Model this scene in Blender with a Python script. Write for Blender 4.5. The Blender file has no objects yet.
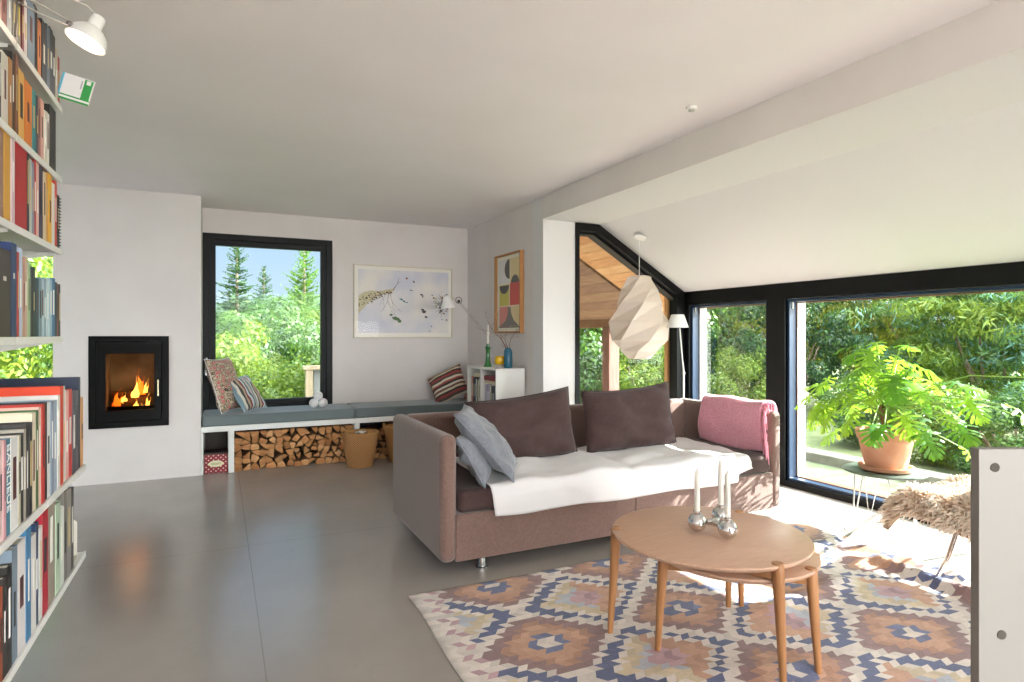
import bpy, math, random
import numpy as np
from mathutils import Vector, Matrix, noise
R = math.radians
SC = bpy.context.scene
COL = SC.collection
rng = random.Random(7)

# ------------------------------------------------------------------ camera
cam_d = bpy.data.cameras.new('camera'); cam = bpy.data.objects.new('camera', cam_d); COL.objects.link(cam)
FPX, HOR, YAW = 611.0, 334.8, 25.58
cam.location = (0, 0, 1.3); cam.rotation_euler = (R(90), 0, R(-YAW))
cam_d.sensor_width = 36; cam_d.lens = FPX / 1024 * 36
cam_d.shift_y = -(341 - HOR) / 1024
cam_d.clip_start = 0.05; cam_d.clip_end = 300
SC.camera = cam

# ------------------------------------------------------------------ sky, sun, exposure
SUN_DIR = Vector((0.770, -0.300, 0.520)).normalized()      # towards the sun
SKY_STRENGTH = 3.2
SUN_STRENGTH = 14.0
SC.view_settings.view_transform = 'Standard'; SC.view_settings.look = 'None'
SC.view_settings.gamma = 1; SC.view_settings.use_curve_mapping = False
SC.view_settings.exposure = 1.46
w = bpy.data.worlds.new('world'); SC.world = w; w.use_nodes = True
nt = w.node_tree; nt.nodes.clear()
def N(nt, t, **k):
    n = nt.nodes.new(t)
    for a, b in k.items(): setattr(n, a, b)
    return n
tc = N(nt, 'ShaderNodeTexCoord'); sep = N(nt, 'ShaderNodeSeparateXYZ')
nt.links.new(tc.outputs['Generated'], sep.inputs[0])
rp = N(nt, 'ShaderNodeValToRGB'); nt.links.new(sep.outputs['Z'], rp.inputs[0])
rp.color_ramp.elements[0].position = 0.0; rp.color_ramp.elements[0].color = (.095, .115, .135, 1)
rp.color_ramp.elements[1].position = 0.9; rp.color_ramp.elements[1].color = (.10, .14, .21, 1)
e = rp.color_ramp.elements.new(0.22); e.color = (.062, .092, .135, 1)
dt = N(nt, 'ShaderNodeVectorMath', operation='DOT_PRODUCT'); nt.links.new(tc.outputs['Generated'], dt.inputs[0])
dt.inputs[1].default_value = Vector((0.35, -0.85, 0.40)).normalized()
mr = N(nt, 'ShaderNodeMapRange'); mr.inputs[1].default_value = -0.1; mr.inputs[2].default_value = 1.0
mr.inputs[3].default_value = 0.0; mr.inputs[4].default_value = 1.0; nt.links.new(dt.outputs['Value'], mr.inputs[0])
mx = N(nt, 'ShaderNodeMixRGB', blend_type='ADD'); nt.links.new(mr.outputs[0], mx.inputs[0])
nt.links.new(rp.outputs[0], mx.inputs[1]); mx.inputs[2].default_value = (2.45, 2.45, 2.5, 1)
bg = N(nt, 'ShaderNodeBackground'); nt.links.new(mx.outputs[0], bg.inputs[0]); bg.inputs[1].default_value = SKY_STRENGTH
wo = N(nt, 'ShaderNodeOutputWorld'); nt.links.new(bg.outputs[0], wo.inputs[0])
sd = bpy.data.lights.new('sun', 'SUN'); sd.energy = SUN_STRENGTH; sd.angle = R(0.53); sd.color = (1, .965, .93)
so = bpy.data.objects.new('sun', sd); COL.objects.link(so); so.rotation_euler = SUN_DIR.to_track_quat('Z', 'Y').to_euler()
so.location = (20, -8, 16)

# ------------------------------------------------------------------ helpers
def lin(h):
    h = h.lstrip('#'); o = []
    for i in (0, 2, 4):
        x = int(h[i:i+2], 16) / 255
        o.append(x / 12.92 if x <= .04045 else ((x + .055) / 1.055) ** 2.4)
    return (*o, 1)
_m = {}
def M(name, col='#ffffff', rough=.6, metal=0, noise_=None, bump=None, emit=None, alpha=None, trans=None, sheen=0, coat=0, spec=.5):
    """noise_=(col2, scale, detail[, stretch]), bump=(scale, strength[, stretch])"""
    if name in _m: return _m[name]
    m = bpy.data.materials.new(name); m.use_nodes = True; t = m.node_tree
    b = t.nodes['Principled BSDF']
    b.inputs['Base Color'].default_value = lin(col); b.inputs['Roughness'].default_value = rough
    b.inputs['Metallic'].default_value = metal; b.inputs['Specular IOR Level'].default_value = spec
    if sheen: b.inputs['Sheen Weight'].default_value = sheen; b.inputs['Sheen Roughness'].default_value = .5
    if coat: b.inputs['Coat Weight'].default_value = coat; b.inputs['Coat Roughness'].default_value = .1
    def coords(st):
        c = N(t, 'ShaderNodeTexCoord'); mp = N(t, 'ShaderNodeMapping')
        t.links.new(c.outputs['Object'], mp.inputs[0]); mp.inputs['Scale'].default_value = st or (1, 1, 1)
        return mp.outputs[0]
    if noise_:
        n = N(t, 'ShaderNodeTexNoise'); n.inputs['Scale'].default_value = noise_[1]; n.inputs['Detail'].default_value = noise_[2]
        t.links.new(coords(noise_[3] if len(noise_) > 3 else None), n.inputs[0])
        r = N(t, 'ShaderNodeValToRGB'); r.color_ramp.elements[0].position = .35; r.color_ramp.elements[1].position = .65
        r.color_ramp.elements[0].color = lin(col); r.color_ramp.elements[1].color = lin(noise_[0])
        t.links.new(n.outputs['Fac'], r.inputs[0]); t.links.new(r.outputs[0], b.inputs['Base Color'])
    if bump:
        n = N(t, 'ShaderNodeTexNoise'); n.inputs['Scale'].default_value = bump[0]; n.inputs['Detail'].default_value = 4
        t.links.new(coords(bump[2] if len(bump) > 2 else None), n.inputs[0])
        bb = N(t, 'ShaderNodeBump'); bb.inputs['Strength'].default_value = bump[1]; bb.inputs['Distance'].default_value = .01
        t.links.new(n.outputs['Fac'], bb.inputs['Height']); t.links.new(bb.outputs[0], b.inputs['Normal'])
    if emit:
        b.inputs['Emission Color'].default_value = lin(emit[0]); b.inputs['Emission Strength'].default_value = emit[1]
    if trans is not None:      # thin translucent sheet: mix in a Translucent BSDF
        tr = N(t, 'ShaderNodeBsdfTranslucent'); tr.inputs[0].default_value = lin(trans[0])
        ms = N(t, 'ShaderNodeMixShader'); ms.inputs[0].default_value = trans[1]
        t.links.new(b.outputs[0], ms.inputs[1]); t.links.new(tr.outputs[0], ms.inputs[2])
        t.links.new(ms.outputs[0], t.nodes['Material Output'].inputs[0])
    _m[name] = m; return m
def glass_mat(name, tint='#ffffff', refl=1.0, rough=0.0):
    if name in _m: return _m[name]
    m = bpy.data.materials.new(name); m.use_nodes = True; t = m.node_tree; t.nodes.clear()
    o = N(t, 'ShaderNodeOutputMaterial'); tr = N(t, 'ShaderNodeBsdfTransparent'); tr.inputs[0].default_value = lin(tint)
    g = N(t, 'ShaderNodeBsdfGlossy'); g.inputs['Roughness'].default_value = rough
    f = N(t, 'ShaderNodeFresnel'); f.inputs[0].default_value = 1.45
    mu = N(t, 'ShaderNodeMath', operation='MULTIPLY'); mu.inputs[1].default_value = refl; t.links.new(f.outputs[0], mu.inputs[0])
    ms = N(t, 'ShaderNodeMixShader'); t.links.new(mu.outputs[0], ms.inputs[0])
    t.links.new(tr.outputs[0], ms.inputs[1]); t.links.new(g.outputs[0], ms.inputs[2]); t.links.new(ms.outputs[0], o.inputs[0])
    _m[name] = m; return m

def tag(o, label=None, cat=None, group=None, kind=None):
    if label: o['label'] = label
    if cat: o['category'] = cat
    if group: o['group'] = group
    if kind: o['kind'] = kind
    return o
def thing(name, label, cat, loc=(0, 0, 0), rotz=0, group=None, rot=None):
    o = bpy.data.objects.new(name, None); COL.objects.link(o); o.location = loc
    o.rotation_euler = rot or (0, 0, rotz); o.empty_display_size = .1
    return tag(o, label, cat, group)
class MB:
    def __init__(s): s.v = []; s.f = []; s.m = []
    def add(s, vs, fs, mi=0):
        b = len(s.v); s.v += [tuple(q) for q in vs]; s.f += [tuple(b + i for i in f) for f in fs]; s.m += [mi] * len(fs); return s
    def box(s, x0, x1, y0, y1, z0, z1, mi=0):
        return s.add([(x0,y0,z0),(x1,y0,z0),(x1,y1,z0),(x0,y1,z0),(x0,y0,z1),(x1,y0,z1),(x1,y1,z1),(x0,y1,z1)],
                     [(0,3,2,1),(4,5,6,7),(0,1,5,4),(1,2,6,5),(2,3,7,6),(3,0,4,7)], mi)
    def loft(s, rings, mi=0, cap=True, closed=False):
        n = len(rings[0]); vs = [p for r in rings for p in r]; fs = []
        K = len(rings)
        for k in range(K if closed else K - 1):
            k2 = (k + 1) % K
            for i in range(n):
                j = (i + 1) % n; fs.append((k*n+i, k*n+j, k2*n+j, k2*n+i))
        if cap and not closed: fs.append(tuple(range(n-1, -1, -1))); fs.append(tuple((K-1)*n + i for i in range(n)))
        return s.add(vs, fs, mi)
    def lathe(s, prof, n=24, c=(0, 0, 0), mi=0, cap=True):
        return s.loft([[(c[0]+r*math.cos(2*math.pi*i/n), c[1]+r*math.sin(2*math.pi*i/n), c[2]+z) for i in range(n)] for r, z in prof], mi, cap)
    def tube(s, pts, r, n=8, mi=0, closed=False):
        P = [Vector(p) for p in pts]; rr = r if isinstance(r, (list, tuple)) else [r] * len(P)
        rings = []; up = None; K = len(P)
        for k, p in enumerate(P):
            if closed: t = (P[(k+1) % K] - P[k-1]).normalized()
            else: t = (P[min(k+1, K-1)] - P[max(k-1, 0)]).normalized()
            if up is None: up = Vector((0, 0, 1)) if abs(t.z) < .9 else Vector((1, 0, 0))
            a = t.cross(up).normalized(); b = a.cross(t).normalized(); up = b
            rings.append([tuple(p + (a*math.cos(2*math.pi*i/n) + b*math.sin(2*math.pi*i/n)) * rr[k]) for i in range(n)])
        return s.loft(rings, mi, True, closed)
    def prism(s, pts, axis, a, b, mi=0):
        """2-D polygon extruded along axis: 'x' -> (y,z) pts, 'y' -> (x,z), 'z' -> (x,y)"""
        f = {'x': lambda p, t: (t, p[0], p[1]), 'y': lambda p, t: (p[0], t, p[1]), 'z': lambda p, t: (p[0], p[1], t)}[axis]
        return s.loft([[f(p, a) for p in pts], [f(p, b) for p in pts]], mi)
    def frame(s, outer, inner, axis, a, b, mi=0):
        """ring between two equal-length 2-D loops, extruded"""
        f = {'x': lambda p, t: (t, p[0], p[1]), 'y': lambda p, t: (p[0], t, p[1]), 'z': lambda p, t: (p[0], p[1], t)}[axis]
        n = len(outer); vs = [f(p, a) for p in outer] + [f(p, b) for p in outer] + [f(p, b) for p in inner] + [f(p, a) for p in inner]
        fs = []
        for k in range(4):
            for i in range(n):
                j = (i+1) % n; fs.append((k*n+i, k*n+j, ((k+1) % 4)*n+j, ((k+1) % 4)*n+i))
        return s.add(vs, fs, mi)
    def sphere(s, c, r, n=20, k=12, mi=0, sc=(1, 1, 1)):
        rings = []
        for i in range(1, k):
            a = math.pi * i / k
            rings.append([(c[0]+sc[0]*r*math.sin(a)*math.cos(2*math.pi*j/n), c[1]+sc[1]*r*math.sin(a)*math.sin(2*math.pi*j/n), c[2]-sc[2]*r*math.cos(a)) for j in range(n)])
        return s.loft(rings, mi)
    def grid(s, fn, nu, nv, mi=0, flip=False):
        vs = [fn(i/(nu-1), j/(nv-1)) for j in range(nv) for i in range(nu)]; fs = []
        for j in range(nv-1):
            for i in range(nu-1):
                q = (j*nu+i, j*nu+i+1, (j+1)*nu+i+1, (j+1)*nu+i); fs.append(q[::-1] if flip else q)
        return s.add(vs, fs, mi)
    def xf(s, mat):
        s.v = [tuple(mat @ Vector(p)) for p in s.v]; return s
    def build(s, name, mats, parent=None, origin=None, bevel=0, seg=2, smooth=None, fix=True, solid=0, weld=False, world=False):
        me = bpy.data.meshes.new(name)
        if world and parent:                       # vertices were given in room coordinates
            q = Vector((0, 0, 0)); a = parent
            while a: q += a.location; a = a.parent
            s.v = [tuple(Vector(p) - q) for p in s.v]
        if origin is not None: o0 = Vector(origin); vs = [tuple(Vector(p) - o0) for p in s.v]
        else: vs = s.v
        me.from_pydata(vs, [], s.f)
        if not isinstance(mats, (list, tuple)): mats = [mats]
        for m in mats: me.materials.append(m)
        me.polygons.foreach_set('material_index', s.m)
        if fix:
            import bmesh
            bm = bmesh.new(); bm.from_mesh(me)
            if weld: bmesh.ops.remove_doubles(bm, verts=bm.verts, dist=1e-5)
            bmesh.ops.recalc_face_normals(bm, faces=bm.faces); bm.to_mesh(me); bm.free()
        if smooth is not None:
            me.polygons.foreach_set('use_smooth', [True] * len(me.polygons))
            if smooth < 180: me.set_sharp_from_angle(angle=R(smooth))
        me.update()
        o = bpy.data.objects.new(name, me); COL.objects.link(o)
        if origin is not None: o.location = origin
        if parent:
            o.parent = parent
            if origin is not None: o.location = Vector(origin) - parent.location
        if solid:
            md = o.modifiers.new('solid', 'SOLIDIFY'); md.thickness = solid; md.offset = 0
        if bevel:
            md = o.modifiers.new('bevel', 'BEVEL'); md.width = bevel; md.segments = seg; md.limit_method = 'ANGLE'; md.angle_limit = R(40)
            md.harden_normals = False
            if smooth is None:
                me.polygons.foreach_set('use_smooth', [True] * len(me.polygons))
                md.harden_normals = True
        return o
def S(name, mb, m, **k):          # a piece of the setting
    o = mb.build(name, m, **k); o['kind'] = 'structure'; return o
def copy_tree(o, parent=None):
    c = o.copy(); COL.objects.link(c)
    if parent: c.parent = parent
    for ch in [x for x in o.children]: copy_tree(ch, c)
    return c
ORD = ['first','second','third','fourth','fifth','sixth','seventh','eighth','ninth','tenth','eleventh','twelfth','thirteenth','fourteenth','fifteenth','sixteenth','seventeenth','eighteenth','nineteenth','twentieth','twenty-first','twenty-second','twenty-third','twenty-fourth','twenty-fifth','twenty-sixth','twenty-seventh','twenty-eighth','twenty-ninth','thirtieth']

# room dimensions
CZ, YB, YBR, X1, YW, XR, ZB, XK, ZS = 2.585, 6.92, 6.34, 2.715, 5.0, 4.40, 2.375, 3.33, 1.745
XL, YS = -3.2, -3.2          # far left wall, wall behind the camera
SLP = (ZB - ZS) / (XR - XK)
def zc_ext(x): return ZB if x < XK else ZB - SLP * (x - XK)

# ------------------------------------------------------------------ materials of the shell
plaster = M('wall_plaster', '#e0d8d5', .85, noise_=('#dad2cf', 2.2, 5), bump=(9, .12))
ceil_m = M('ceiling_paint', '#f5eeee', .55, noise_=('#f1eaea', 1.5, 3), bump=(1.2, .25))
ext_m = M('white_paint', '#dedada', .7)
black = M('black_frame', '#050507', .5, bump=(60, .03), spec=.25)
white = M('white_lacquer', '#eceae6', .45)
def concrete():
    m = M('polished_concrete', '#8d8881', .27, spec=.5); t = m.node_tree; b = t.nodes['Principled BSDF']
    c = N(t, 'ShaderNodeTexCoord')
    n = N(t, 'ShaderNodeTexNoise'); n.inputs['Scale'].default_value = .9; n.inputs['Detail'].default_value = 8; n.inputs['Roughness'].default_value = .62
    t.links.new(c.outputs['Object'], n.inputs[0])
    r = N(t, 'ShaderNodeValToRGB'); r.color_ramp.elements[0].position = .3; r.color_ramp.elements[1].position = .72
    r.color_ramp.elements[0].color = lin('#99918c'); r.color_ramp.elements[1].color = lin('#a8a09a')
    t.links.new(n.outputs['Fac'], r.inputs[0])
    n3 = N(t, 'ShaderNodeTexNoise'); n3.inputs['Scale'].default_value = 22; n3.inputs['Detail'].default_value = 3; t.links.new(c.outputs['Object'], n3.inputs[0])
    r3 = N(t, 'ShaderNodeValToRGB'); r3.color_ramp.elements[0].position = .62; r3.color_ramp.elements[1].position = .75
    r3.color_ramp.elements[0].color = (0, 0, 0, 1); r3.color_ramp.elements[1].color = (.07, .07, .07, 1); t.links.new(n3.outputs['Fac'], r3.inputs[0])
    mx = N(t, 'ShaderNodeMixRGB'); mx.inputs[2].default_value = lin('#6a655f'); t.links.new(r3.outputs[0], mx.inputs[0]); t.links.new(r.outputs[0], mx.inputs[1])
    # two hairline casting joints running down the room
    sx = N(t, 'ShaderNodeSeparateXYZ'); t.links.new(c.outputs['Object'], sx.inputs[0])
    last = mx.outputs[0]
    for axis, pos in (('X', 0.16), ('Y', 4.1), ('X', -1.6), ('Y', 1.9)):
        d = N(t, 'ShaderNodeMath', operation='SUBTRACT'); t.links.new(sx.outputs[axis], d.inputs[0]); d.inputs[1].default_value = pos
        a = N(t, 'ShaderNodeMath', operation='ABSOLUTE'); t.links.new(d.outputs[0], a.inputs[0])
        l = N(t, 'ShaderNodeMath', operation='LESS_THAN'); t.links.new(a.outputs[0], l.inputs[0]); l.inputs[1].default_value = .0022
        h = N(t, 'ShaderNodeMath', operation='MULTIPLY'); t.links.new(l.outputs[0], h.inputs[0]); h.inputs[1].default_value = .45
        q = N(t, 'ShaderNodeMixRGB'); q.inputs[2].default_value = lin('#5f5a54'); t.links.new(h.outputs[0], q.inputs[0]); t.links.new(last, q.inputs[1]); last = q.outputs[0]
    t.links.new(last, b.inputs['Base Color'])
    n2 = N(t, 'ShaderNodeTexNoise'); n2.inputs['Scale'].default_value = 3.5; n2.inputs['Detail'].default_value = 6; t.links.new(c.outputs['Object'], n2.inputs[0])
    r2 = N(t, 'ShaderNodeMapRange'); r2.inputs[3].default_value = .13; r2.inputs[4].default_value = .30; t.links.new(n2.outputs['Fac'], r2.inputs[0]); t.links.new(r2.outputs[0], b.inputs['Roughness'])
    bb = N(t, 'ShaderNodeBump'); bb.inputs['Strength'].default_value = .06; bb.inputs['Distance'].default_value = .01; t.links.new(n2.outputs['Fac'], bb.inputs['Height']); t.links.new(bb.outputs[0], b.inputs['Normal'])
    return m

# ------------------------------------------------------------------ the room shell
S('floor', MB().box(XL, 4.62, YS, YB + .3, -.2, 0), concrete())
S('ceiling', MB().box(XL, X1 + .25, YS, YB + .3, CZ, CZ + .25), ceil_m)
def wall_y(name, y0, y1, x0, x1, z1, holes, m):
    mb = MB(); xs = sorted({x0, x1} | {h[0] for h in holes} | {h[1] for h in holes})
    for a, b in zip(xs, xs[1:]):
        hs = sorted([h for h in holes if h[0] <= a and h[1] >= b], key=lambda h: h[2]); z = 0
        for h in hs:
            if h[2] > z: mb.box(a, b, y0, y1, z, h[2])
            z = h[3]
        if z < z1: mb.box(a, b, y0, y1, z, z1)
    return S(name, mb, m)
def wall_x(name, x0, x1, y0, y1, z1, holes, m):
    mb = MB(); ys = sorted({y0, y1} | {h[0] for h in holes} | {h[1] for h in holes})
    for a, b in zip(ys, ys[1:]):
        hs = sorted([h for h in holes if h[0] <= a and h[1] >= b], key=lambda h: h[2]); z = 0
        for h in hs:
            if h[2] > z: mb.box(x0, x1, a, b, z, h[2])
            z = h[3]
        if z < z1: mb.box(x0, x1, a, b, z, z1)
    return S(name, mb, m)
wall_y('wall_back', YB, YB + .3, XL, X1 + .25, CZ, [(-.155, 1.12, .50, 2.335), (-2.7, -1.30, .5, 2.10)], plaster)
wall_x('wall_right', X1, X1 + .25, YW + .2, YB, CZ, [], plaster)
S('wall_chimney', MB().box(-1.271, -1.02, YBR, YB, 0, CZ).box(-.413, -.155, YBR, YB, 0, CZ).box(-1.02, -.413, YBR, YB, 0, .483).box(-1.02, -.413, YBR, YB, 1.289, CZ)
  .box(-1.02, -.413, YBR + .42, YB, .483, 1.289), plaster)
wall_x('wall_left', -1.0, -.86, YS, 3.10, CZ, [], plaster)
wall_x('wall_far_left', XL - .2, XL, YS, YB, CZ, [(3.6, 6.4, .4, 2.3)], plaster)
wall_y('wall_front', YS - .2, YS, XL, XR + .2, CZ, [(-.75, 4.1, .05, 1.73), (-.75, 2.6, 1.73, 2.45)], plaster)
# the extension
S('wall_extension', MB().prism([(X1, 0), (3.06, 0), (3.06, ZB), (X1, ZB)], 'y', YW, YW + .2), ext_m)
S('ceiling_extension', MB().prism([(X1, ZB), (XK, ZB), (XR + .22, zc_ext(XR + .22)), (XR + .22, zc_ext(XR + .22) + .25), (XK, CZ + .1), (X1, CZ + .1)], 'y', YS, YW + .2), ext_m)
S('trim_beam', MB().box(X1 - .012, X1, YS, YW, ZB, CZ), plaster)
wall_x('wall_window_side', XR, XR + .22, YS, YW + .2, ZS - .001, [(1.245, 3.73, .0, ZS - .13), (3.93, 4.95, .0, ZS - .13)], ext_m)

# window frames
def wframe_y(mb, x0, x1, z0, z1, y0, y1, w): mb.frame([(x0,z0),(x1,z0),(x1,z1),(x0,z1)], [(x0+w,z0+w),(x1-w,z0+w),(x1-w,z1-w),(x0+w,z1-w)], 'y', y0, y1)
def wframe_x(mb, y0, y1, z0, z1, x0, x1, w): mb.frame([(y0,z0),(y1,z0),(y1,z1),(y0,z1)], [(y0+w,z0+w),(y1-w,z0+w),(y1-w,z1-w),(y0+w,z1-w)], 'x', x0, x1)
pane = glass_mat('window_glass', '#f4f8f6', .14)
mb = MB(); wframe_y(mb, -.155, 1.12, .50, 2.335, YB - .012, YB + .10, .065); wframe_y(mb, -.09, 1.055, .565, 2.27, YB + .005, YB + .075, .055)
w1 = S('window_1', mb, black, bevel=.003)
g = MB().box(-.04, 1.0, YB + .04, YB + .052, .62, 2.22).build('pane', pane, w1)
hd = MB().tube([(-.118, YB - .018, .93), (-.118, YB - .05, .93), (-.118, YB - .05, 1.07)], .009, 8).box(-.128, -.108, YB - .02, YB - .011, .89, .97)
tag(hd.build('window_handle', M('steel', '#b9bcbf', .3, 1), w1, smooth=40), 'brushed steel handle')
mb = MB(); wframe_y(mb, -2.7, -1.30, .50, 2.10, YB - .01, YB + .10, .07)
w2 = S('window_2', mb, black); MB().box(-2.64, -1.36, YB + .04, YB + .05, .56, 2.04).build('pane', pane, w2)
mb = MB(); wframe_x(mb, 3.6, 6.4, .4, 2.3, XL - .12, XL - .02, .07); mb.box(XL - .12, XL - .02, 4.96, 5.04, .45, 2.25)
w3 = S('window_3', mb, black); MB().box(XL - .08, XL - .07, 3.66, 6.34, .46, 2.24).build('pane', pane, w3)  # unseen side window, added to let in light from the left
# slanted gable window
def slant(x, off): return min(ZB - off, ZB - off * 1.17 - SLP * (x - XK)) if True else 0
def gable(x0, x1, z0, off):
    k = XK + (off * (1.17 - 1)) / -SLP * -1
    xk = XK - off * .17 / SLP
    return [(x0, z0), (x1, z0), (x1, ZB - off * 1.17 - SLP * (x1 - XK)), (xk, ZB - off), (x0, ZB - off)]
mb = MB().frame(gable(3.06, 4.40, 0, .004), gable(3.105, 4.29, .06, .075), 'y', YW - .012, YW + .05)
mb.frame(gable(3.10, 4.385, .05, .06), gable(3.125, 4.335, .09, .10), 'y', YW + .05, YW + .16)
w4 = S('window_4', mb, black)
gp = gable(3.12, 4.34, .085, .095); MB().prism(gp, 'y', YW + .10, YW + .108).build('pane', pane, w4)
tag(MB().box(4.315, 4.35, YW + .17, YW + .22, 0, 1.72).build('outer_board', M('pine', '#c58f5c', .6), w4), 'pale pine board outside the glass')
# window wall on the right
wall_b = MB().box(XR - .012, XR + .02, 1.0, YW, ZS - .135, ZS)          # head
wall_b.box(XR - .012, XR + .22, 3.73, 3.93, 0, ZS - .13)                 # wide mullion
wall_b.box(XR - .012, XR + .22, 4.92, YW + .05, 0, ZS - .10)             # corner post
wall_b.box(XR - .012, XR + .20, 1.245, 3.73, 0, .05).box(XR - .012, XR + .20, 3.93, 4.92, 0, .05)
wall_b.box(XR - .012, XR + .22, 1.15, 1.245, 0, ZS - .13)
S('trim_1', wall_b, black, bevel=.003)
jamb = M('white_outer_frame', '#e3e1dc', .5); blue = M('sky_reflect_frame', '#182c46', .4)  # inner frame is black; blue sky reflection is put into its colour
for k, (y0, y1) in enumerate([(1.245, 3.73), (3.93, 4.92)]):
    mb = MB(); wframe_x(mb, y0 + .004, y1 - .004, .05, ZS - .14, XR + .015, XR + .10, .022)
    f = S('window_%d' % (5 + k), mb, blue, bevel=.002)
    mb = MB(); wframe_x(mb, y0 + .004, y1 - .004, .05, ZS - .14, XR + .10, XR + .19, .030); mb.build('outer_frame', M('brown_frame', '#6b4a38', .6), f, bevel=.002)
    MB().box(XR + .101, XR + .189, y1 - .042, y1 - .0345, .08, ZS - .17).build('jamb_lining', jamb, f)
    mb = MB(); mb.tube([(XR + .05, y1 - .03, ZS - .15), (XR + .05, y1 - .03, ZS - .22)], .006, 8); mb.build('hinge_pin', white, f)
    MB().box(XR + .165, XR + .173, y0 + .03, y1 - .03, .08, ZS - .17).build('pane', pane, f)
# big window behind the camera, added and enlarged to brighten the room
mb = MB(); wframe_y(mb, -.75, 2.6, .05, 2.45, YS - .14, YS - .02, .06)
mb.box(.90, .96, YS - .12, YS - .04, .08, 2.4); wframe_y(mb, 2.6, 4.1, .05, 1.73, YS - .14, YS - .02, .06)
w7 = S('window_7', mb, black); MB().box(-.70, 2.55, YS - .09, YS - .08, .11, 2.39).build('pane', pane, w7)  # window_7 is an added, unseen window for light
# smoke detector
t = thing('smoke_detector', 'small round white smoke detector on the ceiling', 'smoke detector', (2.4, 2.67, CZ))
MB().lathe([(.028, 0), (.030, -.010), (.027, -.016)], 24).build('base', white, t, smooth=40)
MB().lathe([(.018, -.016), (.017, -.024), (.010, -.026)], 20).build('sensor_cap', M('grey_plastic', '#b9b6b1', .5), t, smooth=40)

# ------------------------------------------------------------------ fireplace
steel_b = M('black_steel', '#080606', .5, spec=.15); fx0, fx1, fz0, fz1 = -1.02, -.413, .483, 1.289
t = thing('wood_stove', 'black built-in fireplace insert with a burning fire behind glass', 'fireplace', ((fx0+fx1)/2, YBR, fz0))
ox, oy, oz = t.location
def W(mb, name, m, p=None, **k): return mb.build(name, m, p or t, world=True, **k)
mb = MB().frame([(fx0,fz0),(fx1,fz0),(fx1,fz1),(fx0,fz1)], [(fx0+.055,fz0+.055),(fx1-.055,fz0+.055),(fx1-.055,fz1-.045),(fx0+.055,fz1-.045)], 'y', YBR - .018, YBR + .05)
W(mb, 'frame', steel_b, bevel=.003)
dx0, dx1, dz0, dz1 = fx0+.058, fx1-.058, fz0+.058, fz1-.048
gx0, gx1, gz0, gz1 = fx0+.125, fx1-.115, fz0+.150, fz1-.155
mb = MB().frame([(dx0,dz0),(dx1,dz0),(dx1,dz1),(dx0,dz1)], [(gx0,gz0),(gx1,gz0),(gx1,gz1),(gx0,gz1)], 'y', YBR - .026, YBR + .02)
door = W(mb, 'door', steel_b, bevel=.004)
h = MB().box(fx1-.088, fx1-.076, YBR - .055, YBR - .043, .75, .90).box(fx1-.086, fx1-.078, YBR - .045, YBR - .024, .77, .785).box(fx1-.086, fx1-.078, YBR - .045, YBR - .024, .865, .88)
tag(W(h, 'handle', M('brass_steel', '#cdbf9f', .25, 1), door, bevel=.002), 'slim pale metal handle')
W(MB().box(gx0, gx1, YBR - .004, YBR, gz0, gz1), 'door_glass', glass_mat('stove_glass', '#e8e0d4', 1.0), door)
fire_brick = M('fire_clay', '#8f857a', .9, noise_=('#675d52', 5, 4))
mb = MB().box(gx0-.01, gx1+.01, YBR + .34, YBR + .36, gz0-.02, gz1+.02).box(gx0-.03, gx0-.01, YBR+.02, YBR+.36, gz0-.02, gz1+.02)
mb.box(gx1+.01, gx1+.03, YBR+.02, YBR+.36, gz0-.02, gz1+.02).box(gx0-.03, gx1+.03, YBR+.02, YBR+.36, gz0-.04, gz0-.02).box(gx0-.03, gx1+.03, YBR+.02, YBR+.36, gz1+.02, gz1+.04)
W(mb, 'firebox', fire_brick)
W(MB().box(gx0, gx1, YBR+.06, YBR+.07, gz0-.02, gz0+.03), 'grate', steel_b)
char = M('charred_wood', '#2a1b12', .9, noise_=('#6b4325', 14, 4), bump=(30, .4))
for i, (a, b, r_, lb) in enumerate([((gx0+.05, YBR+.14, gz0+.05), (gx1-.04, YBR+.18, gz0+.07), .035, 'charred log lying along the bottom of the fire'),
                                 ((gx0+.02, YBR+.24, gz0+.12), (gx1-.05, YBR+.20, gz0+.10), .034, 'charred log lying on top at the back of the fire'),
                                 ((gx0+.03, YBR+.12, gz0+.02), (gx0+.20, YBR+.26, gz0+.17), .028, 'short charred log leaning at the left of the fire')]):
    P = [Vector(a).lerp(Vector(b), q/4) + Vector((0, 0, .006*math.sin(q*2.1+i))) for q in range(5)]
    tag(MB().tube(P, [r_, r_*1.1, r_, r_*1.05, r_*.9], 7).build('burning_log', char, origin=tuple(P[0]), smooth=50), lb, 'log', 'logs burning in the fireplace')
fl_o = M('flame_orange', '#ff7a1e', .5, emit=('#ff6a14', 1.2)); fl_y = M('flame_yellow', '#ffd27a', .5, emit=('#ffb850', 2.2))
def flame(x, y, z, h, w, m, lean, lb, seed):
    r_ = random.Random(seed); mb = MB()
    for tg in range(3):            # three licking tongues joined at the root
        rings = []; hx = h*(1, .72, .55)[tg]; ox_ = (0, .55, -.6)[tg]*w; ww = w*(.62, .46, .40)[tg]; ph = seed*1.7 + tg*2
        for k in range(12):
            q = k/11; rad = ww*(math.sin(math.pi*min(1, q*1.15+.18))**.9)*(1-q*.75) + .0006
            cx = x + ox_*(1-.3*q) + lean*q*q + w*.42*q*math.sin(q*6+ph); rings.append([(cx+rad*math.cos(a*math.pi/4), y+.5*rad*math.sin(a*math.pi/4)+.004*tg, z+hx*q) for a in range(8)])
        mb.loft(rings)
    tag(mb.build('flame', m, origin=(x, y, z), smooth=80), lb, 'flame', 'flames in the fireplace')
FZ = gz0
flame(gx0+.065, YBR+.10, FZ+.03, .17, .040, fl_o, .03, 'orange flame at the far left of the fire', 1)
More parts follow.
